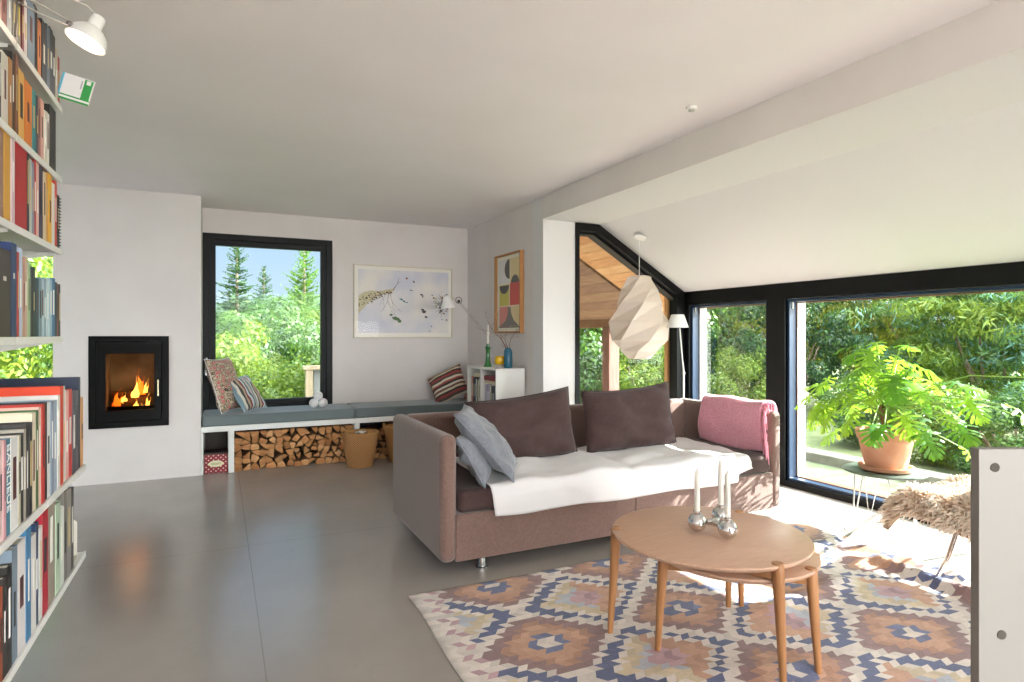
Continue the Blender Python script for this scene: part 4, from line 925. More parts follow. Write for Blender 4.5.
# ------------------------------------------------------------------ chair with sheepskin
t = ch = thing('lounge_chair', 'low metal framed lounge chair under a sheepskin near the window', 'chair', (3.50, 1.75, 0))
ctube = M('steel_tube', '#cfcac3', .18, 1)
for a, nm in (([(3.73, 2.64, .012), (3.42, 2.26, .27), (3.28, 2.02, .385)], 'leg'), ([(3.40, 1.935, .012), (3.30, 1.82, .19), (3.24, 1.74, .375)], 'leg'), ([(3.95, 1.62, .012), (3.86, 1.62, .18), (3.76, 1.62, .375)], 'leg'), ([(4.02, 2.10, .012), (3.90, 2.04, .20), (3.76, 1.96, .385)], 'leg')):
    p = [Vector(q) for q in a]; W(MB().tube([tuple(q + Vector((.010, 0, 0))) for q in p], .0075, 8).tube([tuple(q - Vector((.010, 0, 0))) for q in p], .0075, 8), nm, ctube, smooth=60)
W(MB().tube([(3.24, 1.50, .375), (3.24, 2.02, .385), (3.76, 2.02, .385), (3.76, 1.50, .375)], .009, 8, closed=True), 'seat_frame', ctube, smooth=60)
W(MB().box(3.23, 3.77, 1.42, 2.02, .387, .412), 'seat', M('black_leather', '#2a2623', .5), bevel=.01)
W(MB().prism([(1.44, .39), (1.41, .39), (1.28, .80), (1.31, .81)], 'x', 3.30, 3.77), 'backrest', _m['black_leather'], bevel=.01)
# sheepskin: a draped hide with curled wool
sk_r = random.Random(17)
def hide(u, v):       # u across the seat (x), v from the front edge (high y) to the near side, falling over both
    x = 3.19 + .64*u; y = 2.07 - .70*v
    ex = max(0, .16-u)/.16; ey = max(0, .12-v)/.12; en = max(0, v-.72)/.28
    z = .460 + .035*math.sin(u*3.1)*math.sin(v*3.1) - .10*ex**1.5 - .09*ey**1.5 - (.27*en**1.3)*(1-u*.4) + .015*math.sin(u*9+v*7)
    return Vector((x + .02*math.sin(v*9), y + .015*math.sin(u*8), z))
t = thing('sheepskin', 'shaggy beige sheepskin draped over the lounge chair seat', 'sheepskin', (3.50, 1.75, .45))
W(MB().grid(lambda u, v: tuple(hide(u, v)), 26, 26), 'hide', M('hide', '#c9ab8e', .9), smooth=180, solid=.03)
wv = []; wf = []
for k in range(9500):
    u, v = sk_r.random(), sk_r.random(); p = hide(u, v); du = hide(min(1, u+.02), v) - hide(max(0, u-.02), v); dv = hide(u, min(1, v+.02)) - hide(u, max(0, v-.02)); nrm = du.cross(dv).normalized()
    if nrm.z < 0: nrm = -nrm
    out = Vector(((u-.5)*1.0, (.5-v)*1.0, -.25)); edge = max(abs(u-.5), abs(v-.5))*2
    d = (nrm + out*edge**3*1.6 + Vector((sk_r.uniform(-.6, .6), sk_r.uniform(-.6, .6), sk_r.uniform(-.3, .1)))).normalized(); L = sk_r.uniform(.045, .075)
    sd_ = d.cross(Vector((sk_r.uniform(-1, 1), sk_r.uniform(-1, 1), sk_r.uniform(-1, 1)))).normalized(); b0 = len(wv); g_ = Vector((0, 0, -.018))
    pts = [p, p + d*L*.4, p + d*L*.8 + g_*.5 + sd_*.004, p + d*L + g_*1.2 + sd_*.012]
    for q, wd in zip(pts, (.0042, .0045, .0034, .0010)): wv += [tuple(q - sd_*wd), tuple(q + sd_*wd)]
    for q in range(3): wf.append((b0+2*q, b0+2*q+1, b0+2*q+3, b0+2*q+2))
mb = MB(); mb.add(wv, wf); o = W(mb, 'wool', M('wool', '#f6ece0', .9, noise_=('#dcc5b0', 9, 3), trans=('#f6e6d4', .35)), smooth=180, fix=False); o['kind'] = 'stuff'

# ------------------------------------------------------------------ white cabinet beside the camera
t = thing('cabinet', 'plain white cabinet end, shaded grey, with drilled holes at the right edge of view', 'cabinet', (1.33, .52, 0))
t.rotation_euler = (0, 0, R(-YAW))
wl = M('shaded_white_laminate', '#7b7570', .45)  # white laminate, its shade put into a grey colour
# local x to the right along the visible panel, local y away from the camera
t.location = (1.121, .572, 0)
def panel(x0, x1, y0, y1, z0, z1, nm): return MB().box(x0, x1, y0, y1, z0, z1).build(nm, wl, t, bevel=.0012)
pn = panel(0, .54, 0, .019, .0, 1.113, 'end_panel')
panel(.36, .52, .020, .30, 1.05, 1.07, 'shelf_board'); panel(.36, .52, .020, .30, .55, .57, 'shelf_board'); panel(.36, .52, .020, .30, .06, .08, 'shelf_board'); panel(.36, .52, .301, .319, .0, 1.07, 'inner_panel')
hole = M('dark_hole', '#3b342e', .8); ringm = M('hole_rim', '#a8a29b', .5)
for hx, hz in ((.026, 1.083), (.037, .809), (.075, .58)):
    rot = Matrix.Translation((hx, -.0004, hz)) @ Matrix.Rotation(R(90), 4, 'X')
    MB().lathe([(.0075, .0), (.0075, .0006), (.001, .0006)], 20).xf(rot).build('screw_hole', hole, t)

# ------------------------------------------------------------------ wall shelving with books, left
FX, UX, YE = -.50, -.58, 3.04
def uy(u, X_):            # where a sight line meets the front plane of the shelves
    q = (u - 512)/FPX; s_, c_ = math.sin(R(YAW)), math.cos(R(YAW)); return X_*(c_ - s_*q)/(s_ + c_*q)
def vz(v, u, X_):
    Y_ = uy(u, X_); s_, c_ = math.sin(R(YAW)), math.cos(R(YAW)); return 1.3 + (HOR - v)/FPX*(s_*X_ + c_*Y_)
shm_ = M('shelf_white', '#eae9e4', .4)
t = sh_ = thing('shelving_unit', 'white metal wall shelving full of books at the left', 'shelf', (-.72, 2.2, 0))
LV = [(FX, .405), (FX, .765), (UX, 1.291), (UX, 1.645), (UX, 1.935), (UX, 2.225)]
for X_, z in LV:
    for y0, y1 in ((1.08, 1.755), (1.762, 2.415), (2.422, YE)):
        W(MB().box(-.855, X_, y0, y1, z-.010, z).box(X_-.004, X_+.002, y0, y1, z-.022, z+.002), 'shelf_board', shm_, bevel=.001)
        W(MB().prism([(-.855, z-.075), (X_-.02, z-.022), (X_-.02, z-.011), (-.855, z-.011)], 'y', y1-.003, y1-.001), 'bracket', shm_)
for y in (1.078, 1.758, 2.418, 3.03): W(MB().box(-.86, -.846, y-.012, y+.012, .30, 2.50), 'upright', shm_)
def bookend(X_, z, y, h, d, lb):
    t = thing('bookend', lb, 'bookend', (X_ - .02, y, z + .003), group='metal bookends on the shelving')
    MB().prism([(-d, 0), (0, 0), (0, h-.02), (-.02, h), (-d, h)], 'y', 0, .002).build('upright_plate', M('cream_metal', '#ddd8ca', .4), t)
    MB().box(-d, 0, -.06, -.0005, -.0022, -.0008).build('foot_plate', _m['cream_metal'], t)
def row(shelf, X_, z, items, d0, where):
    items = sorted(items, key=lambda q: -q[0]); n = len(items); grp = 'books on the %s' % where; r_ = random.Random(int(z*100))
    for k, it in enumerate(items):
        u0, u1, v, c_, cn = it[:5]; ex = it[5] if len(it) > 5 else {}
        y0, y1 = uy(u0, X_), uy(u1, X_); h = vz(v, (u0+u1)/2, X_) - z
        h = max(.12, h); inset = ex.get('inset', r_.uniform(.0, .0025)); d = ex.get('d', d0*r_.uniform(.85, 1))
        nm = ex.get('name', 'book')
        size = 'slim ' if (y1-y0) < .024 else 'thick ' if (y1-y0) > .05 else ''
        lb = ex.get('lb') or '%s%s %s, %s from the far end, %s' % (size, cn, nm.replace('_', ' '), ORD[k], where)
        bd = ex.get('band'); 
        if bd is None: bd = (r_.choice(['#e9e4da', '#2b2b2b', '#c9b37a', '#f4f1ea', '#5b2f2f']), [(.10, .14), (r_.uniform(.3, .4), r_.uniform(.6, .85))])
        book(X_ - .004 - inset, y0 + .0006, y1 - .0006, z + .0025, h, d, c_, lb, grp, band=bd or None, name=nm, text=ex.get('text'))
BOT, LOW, MID, RED, ORA, TOP_ = 'bottom shelf', 'second lowest shelf', 'fourth shelf from the top', 'third shelf from the top', 'second shelf from the top', 'top shelf'
row(0, FX, .405, [(73, 75.3, 488, '#3d3a3a', 'black and white striped'), (69, 73, 489, '#8d8a84', 'black and white patterned'), (66, 69, 492, '#77726c', 'grey'), (62, 66, 508, '#dfe4dc', 'white'), (57, 62, 503, '#b9cdb4', 'mint green'),
  (50, 57, 497, '#9a8f80', 'stone grey'), (44.5, 50, 503, '#b32435', 'crimson'), (41, 44.5, 527, '#d6d3cf', 'pale grey'), (38, 41, 523, '#2e4163', 'dark blue'), (33, 38, 535, '#dcd8d2', 'white'), (28, 33, 528, '#3f7ba6', 'blue'),
  (20, 28, 541, '#e2dcda', 'wide white'), (14, 20, 548, '#7b8a98', 'blue grey'), (9, 14, 566, '#2b2724', 'black'), (5, 9, 578, '#34302c', 'charcoal'), (2, 5, 588, '#9b4a26', 'rust brown'), (-4, 2, 594, '#c1202b', 'bright red'), (-9, -4, 600, '#403a36', 'dark brown'), (-16, -9, 606, '#d0c8ba', 'beige')], .26, BOT)
row(1, FX, .765, [(82.3, 84.6, 398, '#d9a06a', 'peach'), (80.6, 82.2, 377.5, '#1f2a44', 'very large navy blue', dict(d=.33, band=False)), (77.3, 80.4, 391, '#6a6770', 'grey'), (74, 77.2, 391, '#55505c', 'dark grey'), (70.5, 74, 390, '#d8453a', 'red and white'), (67.3, 70.4, 391, '#e8b6ae', 'pale pink'),
  (65.6, 67.2, 386.5, '#b8cfc4', 'pale green'), (61.8, 65.5, 387, '#e0421c', 'large orange red', dict(d=.34, band=False)), (59, 61.7, 396, '#e6e2dc', 'white', dict(d=.31)), (55.5, 59, 401, '#a8b6c6', 'pale blue'), (52.5, 55.4, 402, '#8895a8', 'blue grey'), (49.3, 52.4, 403, '#e2e2df', 'black and white'), (46.7, 49.2, 403, '#2c2b2e', 'black'),
  (43.6, 46.6, 405, '#c43a32', 'red'), (40.8, 43.5, 408, '#e5c3b4', 'floral pink', dict(d=.32)), (38.2, 40.7, 411, '#4d6b3c', 'green'), (34.2, 38.1, 413.5, '#e9dcc3', 'cream', dict(d=.31)), (31.4, 34.1, 423, '#252326', 'black'), (28.8, 31.3, 424, '#3a3634', 'dark brown'), (26.4, 28.7, 430, '#b8b2a4', 'speckled grey'),
  (23, 26.3, 434, '#242227', 'black'), (20.6, 22.9, 436, '#c7bfa9', 'beige'), (13.2, 20.5, 438, '#e7e6e4', 'white art', dict(d=.30)), (8.6, 13.1, 440, '#3f7f97', 'teal', dict(text=('BANLIEUE', .041, '#f2f2ee', .60), band=False)),
  (5.6, 8.5, 441, '#d9a3aa', 'pink'), (2.2, 5.5, 442, '#e6c9c4', 'pale pink'), (-1.5, 2.1, 444, '#3a3734', 'dark'), (-6, -1.6, 446, '#d8cfbf', 'cream'), (-12, -6.1, 449, '#8a3f36', 'brick red')], .28, LOW)
row(2, UX, 1.291, [(60.4, 62, 285, '#1f2c38', 'black'), (58.6, 60.3, 285, '#8d3030', 'dark red'), (56.6, 58.5, 283, '#24323f', 'dark blue'), (53.6, 56.5, 279, '#3a6ea0', 'blue'), (51.2, 53.5, 279.5, '#9fb8c6', 'pale blue', dict(name='magazine')), (48.6, 51.1, 279.5, '#c7d5dc', 'very pale blue', dict(name='magazine')), (46, 48.5, 279.5, '#8fa6b4', 'grey blue', dict(name='magazine')),
  (43.4, 45.9, 279.5, '#b6c9d2', 'light blue', dict(name='magazine')), (40.7, 43.3, 279.5, '#7a909e', 'slate blue', dict(name='magazine')), (37.4, 40.6, 279, '#1f3a4a', 'dark teal', dict(name='magazine')), (34.6, 37, 268, '#1f2023', 'black'), (32.3, 34.5, 268, '#2b2d30', 'black and white'), (29.2, 32.2, 262, '#a6bd92', 'light green'), (26.8, 29.1, 258, '#c9a58f', 'tan'),
  (24.6, 26.7, 258, '#b98a78', 'pink brown'), (21.2, 24.5, 249, '#bccbe0', 'pale lavender blue'), (19.2, 21.1, 253, '#a8302c', 'red'), (13.4, 18.8, 244, '#1f3566', 'navy', dict(band=('#e6e6e6', [(.15, .2), (.4, .46), (.62, .68)]))), (1, 13.2, 250, '#3d2823', 'wide dark brown', dict(band=('#cfc6ba', [(.55, .6), (.64, .69)]))), (-12, .8, 247, '#33241f', 'wide brown black')], .20, MID)
row(3, UX, 1.645, [(58.3, 60.9, 196, '#26262a', 'black spiral', dict(lb='black spiral bound notebook at the far end of the third shelf from the top', name='notebook')), (56.2, 58.2, 182, '#d4402c', 'red'), (53.2, 56.1, 184, '#e9e4df', 'white'), (50, 53.1, 175, '#f0b52c', 'yellow'), (47.5, 49.9, 174, '#e0a23a', 'amber'), (44.7, 47.4, 173, '#d9c7a5', 'beige'), (41.2, 44.6, 166, '#3c2a48', 'dark purple'),
  (38.6, 41.1, 162, '#e2b9ac', 'pale pink'), (36.2, 38.5, 161, '#c2463c', 'red and white'), (34, 36.1, 163, '#8b93a6', 'grey blue'), (31.3, 33.9, 160, '#bfc8bd', 'pale green'), (28.8, 31.2, 148, '#222a2a', 'black'), (17, 28.6, 144, '#b5161f', 'wide bright red', dict(band=False)), (13.4, 16.8, 140, '#dcc4c6', 'pink and white patterned'), (6.4, 12.6, 129, '#d9a23a', 'wide mustard yellow', dict(band=False)), (-1, 6.2, 130, '#9a7768', 'brown', dict(band=False))], .19, RED)
row(4, UX, 1.935, [(51.5, 57.5, 109, '#2b2624', 'large black', dict(band=False)), (48.4, 51.3, 114, '#e8e3da', 'white'), (46.2, 48.2, 112, '#d8d0c2', 'cream'), (42.6, 46, 101, '#e8b9a8', 'salmon pink'), (40.2, 42.5, 99, '#b46f63', 'dusty pink'), (38, 40.1, 97, '#444552', 'dark grey'), (34.2, 37.9, 91, '#2f8f93', 'teal'), (26.4, 33.9, 84, '#e07f1e', 'thick orange'), (20.4, 26, 72, '#e5b35a', 'yellow'),
  (17.2, 20.2, 57, '#7c4a2e', 'brown'), (14.2, 17, 54, '#2b211d', 'black brown'), (10.4, 14, 60, '#b27a3d', 'cream and brown'), (4, 10.1, 55, '#d9d2c4', 'cream'), (1, 3.9, 52, '#3b332e', 'dark'), (-5, .8, 50, '#8fb3ac', 'pale teal')], .19, ORA)
row(5, UX, 2.225, [(59.4, 61.4, 58, '#bb3a36', 'red and teal'), (57.2, 59.3, 50, '#c9bda9', 'speckled beige'), (54.8, 57.1, 37, '#4a3b42', 'dark pink'), (51.5, 54.7, 30, '#3c4048', 'dark grey'), (48.2, 51.4, 27, '#6d7684', 'blue grey'), (43.6, 48, 23, '#3f3c42', 'patterned black'), (39.8, 43.2, 22, '#c87a4a', 'orange brown'), (36.8, 39.6, 8, '#33302f', 'black'), (29.4, 36.6, 2, '#7d8fa3', 'wide blue grey'),
  (26, 29.2, 2, '#e3d6d2', 'white and pink'), (23.4, 25.8, 0, '#7a2f33', 'dark red'), (19.6, 23.2, -2, '#3a3b33', 'dark green', dict(band=('#d8c63a', [(.25, .8)]))), (14, 19.2, -4, '#7c7a72', 'grey'), (9, 13.8, -8, '#b2b4b6', 'light grey'), (4, 8.8, -12, '#9b4a46', 'brick red'), (-2, 3.8, -14, '#d8b0a6', 'pale pink')], .19, TOP_)
# spiral binding of the notebook, box and bookends
mb = MB()
yb_ = (uy(58.3, UX) + uy(60.9, UX))/2
nb = [o for o in COL.objects if o.get('label', '').startswith('black spiral bound')][0]
for k in range(16):
    z = .012 + k*.0125; mb.tube([(.001 + .008*math.cos(a*math.pi/4), .012*math.sin(a*math.pi/4), z) for a in range(8)], .0012, 5, closed=True)
mb.build('spiral_binding', M('dark_wire', '#2a2a2c', .4, .6), nb, smooth=60)
def box_file(X_, z, u0, u1, v, lb):
    y0, y1 = uy(u0, X_), uy(u1, X_); h = vz(v, u1, X_) - z
    t = thing('magazine_file', lb, 'magazine file', (X_ + .004, (y0+y1)/2, z + .003)); w_ = (y1-y0)/2; c_ = M('beige_board', '#cfc3b2', .7)
    MB().box(-.004, 0, -w_, w_, 0, h).build('front', c_, t, bevel=.0015)
    mb = MB()
    mb.box(-.16, -.0045, -w_, -w_+.003, 0, h*.9).box(-.16, -.0045, w_-.003, w_, 0, h*.9).box(-.16, -.0045, -w_+.003, w_-.003, 0, .002); mb.build('tray', c_, t)
bookend(UX, 1.935, uy(60.5, UX), .15, .13, 'cream metal bookend at the far end of the second shelf from the top')
bookend(FX, .405, uy(83, FX), .155, .18, 'cream metal bookend at the far end of the bottom shelf')
# leaning green and white booklet past the end of the top shelf
t = thing('booklet', 'green and white booklet sticking out past the end of the top shelf', 'booklet', (-.530, 3.00, 2.243), rot=(0, R(14), R(-8)))
gbm = M('booklet_white', '#e2dfe0', .5)
MB().box(-.10, .075, 0, .010, 0, .15).build('pages', pages_m, t); 
MB().box(-.102, .077, -.0012, -.0002, -.001, .151).build('cover', gbm, t); mb = MB().box(.022, .070, -.0022, -.0013, .030, .146).box(-.10, .075, -.0022, -.0013, .022, .030).box(-.10, .076, -.0022, -.0013, -.001, .010)
mb.build('green_panel', M('booklet_green', '#2f9246', .5), t); MB().box(.034, .058, -.0030, -.0023, .118, .142).build('white_square', gbm, t)
mb = MB()
for k in range(6): mb.box(.006, .014, -.0022, -.0013, .085 + k*.008, .090 + k*.008)
mb.build('small_print', M('booklet_grey', '#7d7787', .5), t); MB().box(-.104, -.092, -.003, .011, -.001, .151).build('blue_edge', M('booklet_blue', '#5fb3cf', .5), t)
t.scale = (.64, .64, .70)
# clip-on reading lamp
t = thing('clip_lamp', 'white jointed reading lamp clamped to the top shelf, switched on', 'lamp', (-.60, 2.40, 2.36))
J0 = Vector((-.585, 2.44, 2.375)); J1 = Vector((-.478, 2.62, 2.398)); J2 = Vector((-.437, 2.655, 2.405))
for dz in (-.012, .014): W(MB().tube([tuple(J0 + Vector((0, 0, dz))), tuple(J0.lerp(J1, .5) + Vector((0, 0, dz*1.2))), tuple(J1 + Vector((0, 0, dz*.6)))], .0028, 8), 'arm', alu, smooth=60)
W(MB().tube([tuple(J0 + Vector((.016*math.cos(a*math.pi/6), .010*math.cos(a*math.pi/6), .018*math.sin(a*math.pi/6)))) for a in range(12)], .003, 6, closed=True).sphere(tuple(J1), .011, 12, 8).tube([tuple(J0 + Vector((0, -.02, -.13))), tuple(J0)], .006, 8), 'joint', M('joint_steel', '#8b8680', .3, .9), smooth=60)
W(MB().tube([tuple(J1), tuple(J2)], .0055, 8), 'shade_stem', _m['joint_steel'], smooth=60)
ax = Matrix.Translation((-.413, 2.672, 2.425)) @ Matrix.Rotation(R(22), 4, 'Y') @ Matrix.Rotation(R(-6), 4, 'X')
prof = [(.066, -.070), (.0645, -.055), (.055, -.030), (.038, -.012), (.024, -.004), (.023, .030), (.020, .042), (.006, .044)]
W(MB().lathe(prof + [(.004, .040), (.019, .036), (.021, -.006), (.036, -.015), (.053, -.032), (.0625, -.056), (.064, -.070)], 36).xf(ax), 'lamp_shade', shade_w, smooth=50)
W(MB().sphere((0, 0, -.030), .020, 16, 10).xf(ax), 'bulb', M('clip_bulb', '#fff2d8', .5, emit=('#ffe2b8', 14)), smooth=180)
ld = bpy.data.lights.new('clip_lamp_light', 'POINT'); ld.energy = .9; ld.color = (1, .86, .68); ld.shadow_soft_size = .022
lo = bpy.data.objects.new('clip_lamp_light', ld); COL.objects.link(lo); lo.location = ax @ Vector((0, 0, -.058))
W(MB().tube([(-.408, 2.675, 2.468), (-.43, 2.66, 2.49), (-.50, 2.58, 2.478), (-.56, 2.48, 2.44), (-.585, 2.44, 2.40)], .0022, 6), 'cable', M('white_cable', '#dcd8d2', .5), smooth=60)
# ------------------------------------------------------------------ outside
grass = M('grass', '#667048', .95, noise_=('#7a8258', 3, 6), bump=(20, .8))
S('ground', MB().box(XR + .25, 40, -12, 40, -.35, -.10), grass)
S('ground_rear', MB().box(-30, XR + .25, YB + .32, 40, -.95, -.70), grass)
bounce_pave = M('bounce_paving', '#bdb6ad', .9, noise_=('#aaa298', 6, 4))
S('terrace', MB().box(XR + .24, XR + 1.3, -3.4, 5.2, -.099, -.04), M('mossy_paving', '#757965', .95, noise_=('#5f6d48', 5, 5), bump=(18, .5)))
S('bounce_terrace', MB().box(-14, 18, -22, YS - .21, -.12, -.05), bounce_pave)  # unseen pale paving, added to bounce sunlight up to the ceiling
S('bounce_deck', MB().box(2.97, XR + 1.3, YW + .21, 9.6, -.16, -.06), M('bounce_deck_boards', '#a58d76', .8, noise_=('#8f7863', 4, 4, (1, 8, 1))))  # deck added to bounce warmer light onto the porch boards
leaf_mats = {}
def leaf_m(nm, c1, c2, tr, k=.35):
    m = M(nm, c1, .5, noise_=(c2, 1.6, 3), trans=(tr, k)); return m
LM = dict(lime=leaf_m('lime_leaves', '#58701b', '#73872c', '#92a430'), mid=leaf_m('mid_leaves', '#385a20', '#516e2e', '#698e35'), dark=leaf_m('dark_leaves', '#1f3a20', '#2e4c2c', '#386130', .25),
          yellow=leaf_m('yellow_leaves', '#737c20', '#908e32', '#aaa73d'), blue=leaf_m('bluegreen_needles', '#496c65', '#699080', '#77b095', .28), spruce=leaf_m('spruce_needles', '#274025', '#3d5831', '#496f37', .2))
barkm = M('tree_bark', '#6b5a48', .95, noise_=('#8a7a66', 8, 4), bump=(20, .8))
def quads(P, A, B, nm, mats, mi=None):
    n = len(P); V = np.empty((n*4, 3), np.float32); V[0::4] = P - A*.5; V[1::4] = P + B*.5; V[2::4] = P + A*.5; V[3::4] = P - B*.5
    me = bpy.data.meshes.new(nm); me.vertices.add(n*4); me.vertices.foreach_set('co', V.ravel()); me.loops.add(n*4); me.loops.foreach_set('vertex_index', np.arange(n*4, dtype=np.int32))
    me.polygons.add(n); me.polygons.foreach_set('loop_start', np.arange(0, n*4, 4, dtype=np.int32)); me.polygons.foreach_set('loop_total', np.full(n, 4, dtype=np.int32))
    for m in mats: me.materials.append(m)
    if mi is not None: me.polygons.foreach_set('material_index', mi.astype(np.int32))
    me.update(calc_edges=True); me.validate(); return me
def unit(v): return v/np.linalg.norm(v, axis=1, keepdims=True)
def crown(seed, n, leaf, clumps, cr, mats, shape=(1, 1, 1), flat=.0, asp=.5):
    g = np.random.default_rng(seed); c = unit(g.normal(size=(clumps, 3)))*g.uniform(.35, 1, (clumps, 1))**.5*np.array(shape); c[:, 2] = np.abs(c[:, 2])*1.0 if False else c[:, 2]
    k = g.integers(0, clumps, n); off = unit(g.normal(size=(n, 3)))*(g.uniform(.3, 1, (n, 1))**.5)*cr*g.uniform(.6, 1.3, (clumps, 1))[k]
    off[:, 2] *= 1-flat; P = c[k] + off; nrm = unit(off + g.normal(size=(n, 3))*.25*cr + np.array([0, 0, .25*cr])); t1 = unit(np.cross(nrm, g.normal(size=(n, 3)))); t2 = np.cross(nrm, t1)
    s = leaf*g.uniform(.6, 1.3, (n, 1)); me = quads(P.astype(np.float32), t1*s, t2*s*asp, 'foliage', mats, g.choice(len(mats), n, p=[.75, .25] if len(mats) > 1 else None)); return me
def spruce_mesh(seed, H, R_, mats, n_wh=60, droop=-.15, dens=1.0):
    g = np.random.default_rng(seed); P = []; A = []; B = []
    for w_ in range(n_wh):
        q = (w_+.5)/n_wh; z = H*(.06+.94*q); L = R_*(1-q)**.80*g.uniform(.75, 1.15) + .05; nb = 4; a0 = g.uniform(0, 6.28)
        for b in range(nb):
            a = a0 + b*6.283/nb + g.uniform(-.25, .25); el = (.45 if q > .85 else droop + .3*q) + g.uniform(-.2, .2); z = H*(.06+.94*(q + g.uniform(-.012, .012))); d = np.array([math.cos(a)*math.cos(el), math.sin(a)*math.cos(el), math.sin(el)]); side = np.array([-math.sin(a), math.cos(a), 0]); LL = L*g.uniform(.75, 1.12)
            n = int(max(10, 52*LL*dens))
            for s in range(n):
                f = (s+g.uniform(0, 1))/n; base = np.array([0, 0, z]) + d*LL*f + np.array([0, 0, .10*LL*f*f]); wd = .30*LL*(1-f)+.04
                sd_ = g.choice([-1, 1]); tw_ = side*sd_ + d*.7 + np.array([0, 0, g.uniform(-.35, .1)]); tw_ /= np.linalg.norm(tw_); ln_ = wd*g.uniform(.5, 1)
                P.append(base + tw_*ln_*.5); A.append(tw_*ln_); up = np.cross(tw_, d); up /= np.linalg.norm(up)+1e-9; B.append((np.cross(up, tw_))*.060*g.uniform(.6, 1.4) + up*.04*g.normal())
    for s in range(14):
        P.append(np.array([0, 0, H*(.93+.005*s)])); tw_ = np.array([g.normal()*.5, g.normal()*.5, 1.0]); A.append(tw_*.12); B.append(np.array([.02, .02, 0]))
    return quads(np.array(P, np.float32), np.array(A), np.array(B), 'foliage', mats)
PRO = {
 'bush_lime': crown(1, 15000, .075, 60, .30, [LM['lime'], LM['mid']]), 'bush_mid': crown(2, 15000, .075, 60, .30, [LM['mid'], LM['dark']]), 'bush_dark': crown(3, 16000, .060, 70, .26, [LM['dark'], LM['mid']], flat=.3),
 'bush_yellow': crown(4, 13000, .065, 50, .30, [LM['yellow'], LM['lime']]), 'feather': crown(5, 20000, .11, 90, .30, [LM['mid'], LM['blue']], flat=.62, asp=.16), 'feather_lime': crown(6, 19000, .10, 90, .30, [LM['lime'], LM['mid']], flat=.62, asp=.18)}
SPR = [spruce_mesh(11, 5.2, 1.35, [LM['spruce']], dens=1.1), spruce_mesh(12, 5.0, 1.5, [LM['mid']], 56, droop=.12, dens=.8)]
def plant(kind, x, y, z, rx, ry, rz, nm, lb, cat, trunk=True, rot=0, grp=None):
    """crown of half sizes rx, ry, rz standing on ground height z"""
    t = thing(nm, lb, cat, (x, y, z), rot, grp); o = bpy.data.objects.new('foliage', PRO[kind]); COL.objects.link(o); o.parent = t; o.location = (0, 0, rz*1.08); o.scale = (rx, ry, rz)
    r_ = random.Random(int(x*31+y*17)); mb = MB()
    for k in range(5):
        a = k*1.26 + r_.random(); mb.tube([(.05*math.cos(a), .05*math.sin(a), -.02), (.2*rx*math.cos(a), .2*ry*math.sin(a), rz*.5), (.55*rx*math.cos(a+.3), .55*ry*math.sin(a+.3), rz*1.2)], [.035, .025, .010], 6)
    mb.build('branches', barkm, t, smooth=60); return t
def conifer(k, x, y, z, s, lb, rot=0):
    t = thing('spruce_tree', lb, 'tree', (x, y, z), rot); o = bpy.data.objects.new('foliage', SPR[k]); COL.objects.link(o); o.parent = t; o.scale = (s, s, s)
    H = (5.2, 5.0)[k]*s; MB().tube([(0, 0, -.02), (.02, 0, H*.4), (0, .01, H*.75), (0, 0, H*.99)], [.09*s, .065*s, .035*s, .008], 8).build('trunk', barkm, t, smooth=60); return t
# behind the bench window
GR = -.70
conifer(0, .42, 18.0, GR, .88, 'tall thin spruce standing at the left in the bench window')
conifer(0, 1.28, 21.0, GR, .80, 'distant small spruce between the two tall ones in the bench window', 1)
conifer(1, 1.86, 15.6, GR, .86, 'tall full spruce right of centre in the bench window')
conifer(1, 3.15, 17.2, GR, .84, 'tall pale spruce at the right edge of the bench window', 2)
plant('bush_lime', .05, 11.2, GR, 1.0, 1.0, 1.02, 'bush', 'bright lime green bush at the lower left of the bench window', 'bush')
plant('bush_lime', .95, 9.9, GR, .75, .8, .78, 'bush', 'low lime green bush in front at the bottom of the bench window', 'bush', rot=2)
plant('bush_mid', 1.45, 12.4, GR, 1.1, 1.0, 1.15, 'bush', 'mid green bush below the full spruce in the bench window', 'bush', rot=1)
plant('bush_mid', .9, 15.5, GR, 1.5, 1.2, 1.35, 'tree', 'rounded green tree behind the lime bush in the bench window', 'tree', rot=3)
plant('bush_lime', 2.55, 14.0, GR, 1.15, 1.1, 1.45, 'tree', 'light green tree at the right in the bench window', 'tree', rot=4)
plant('bush_dark', 2.2, 20.0, GR, 3.2, 1.6, 1.55, 'tree', 'dark broad tree far behind the spruces in the bench window', 'tree')
plant('bush_mid', -2.2, 19.0, GR, 2.8, 1.5, 1.7, 'tree', 'broad green tree far off left of the tall thin spruce', 'tree', rot=5)
plant('bush_lime', -2.3, 10.4, GR, 1.3, 1.2, 1.55, 'tree', 'light green tree outside the window behind the bookshelves', 'tree', rot=2)
plant('bush_mid', -3.4, 13.0, GR, 1.6, 1.4, 1.9, 'tree', 'taller green tree farther behind the bookshelf window', 'tree', rot=1)
wt = thing('timber_post', 'weathered timber fence post with a top rail outside the bench window', 'post', (1.15, 9.1, GR)); tim = M('weathered_timber', '#b9a68a', .85, noise_=('#9c8a70', 6, 4, (4, 4, .5)))
MB().box(-.05, .05, -.05, .05, 0, 1.50).build('post', tim, wt, bevel=.006); MB().box(-.08, .75, -.06, .06, 1.505, 1.56).build('rail', tim, wt, bevel=.004); MB().box(.06, .75, -.015, .015, .3, 1.50).build('board', M('grey_board', '#7f7f7c', .8), wt)
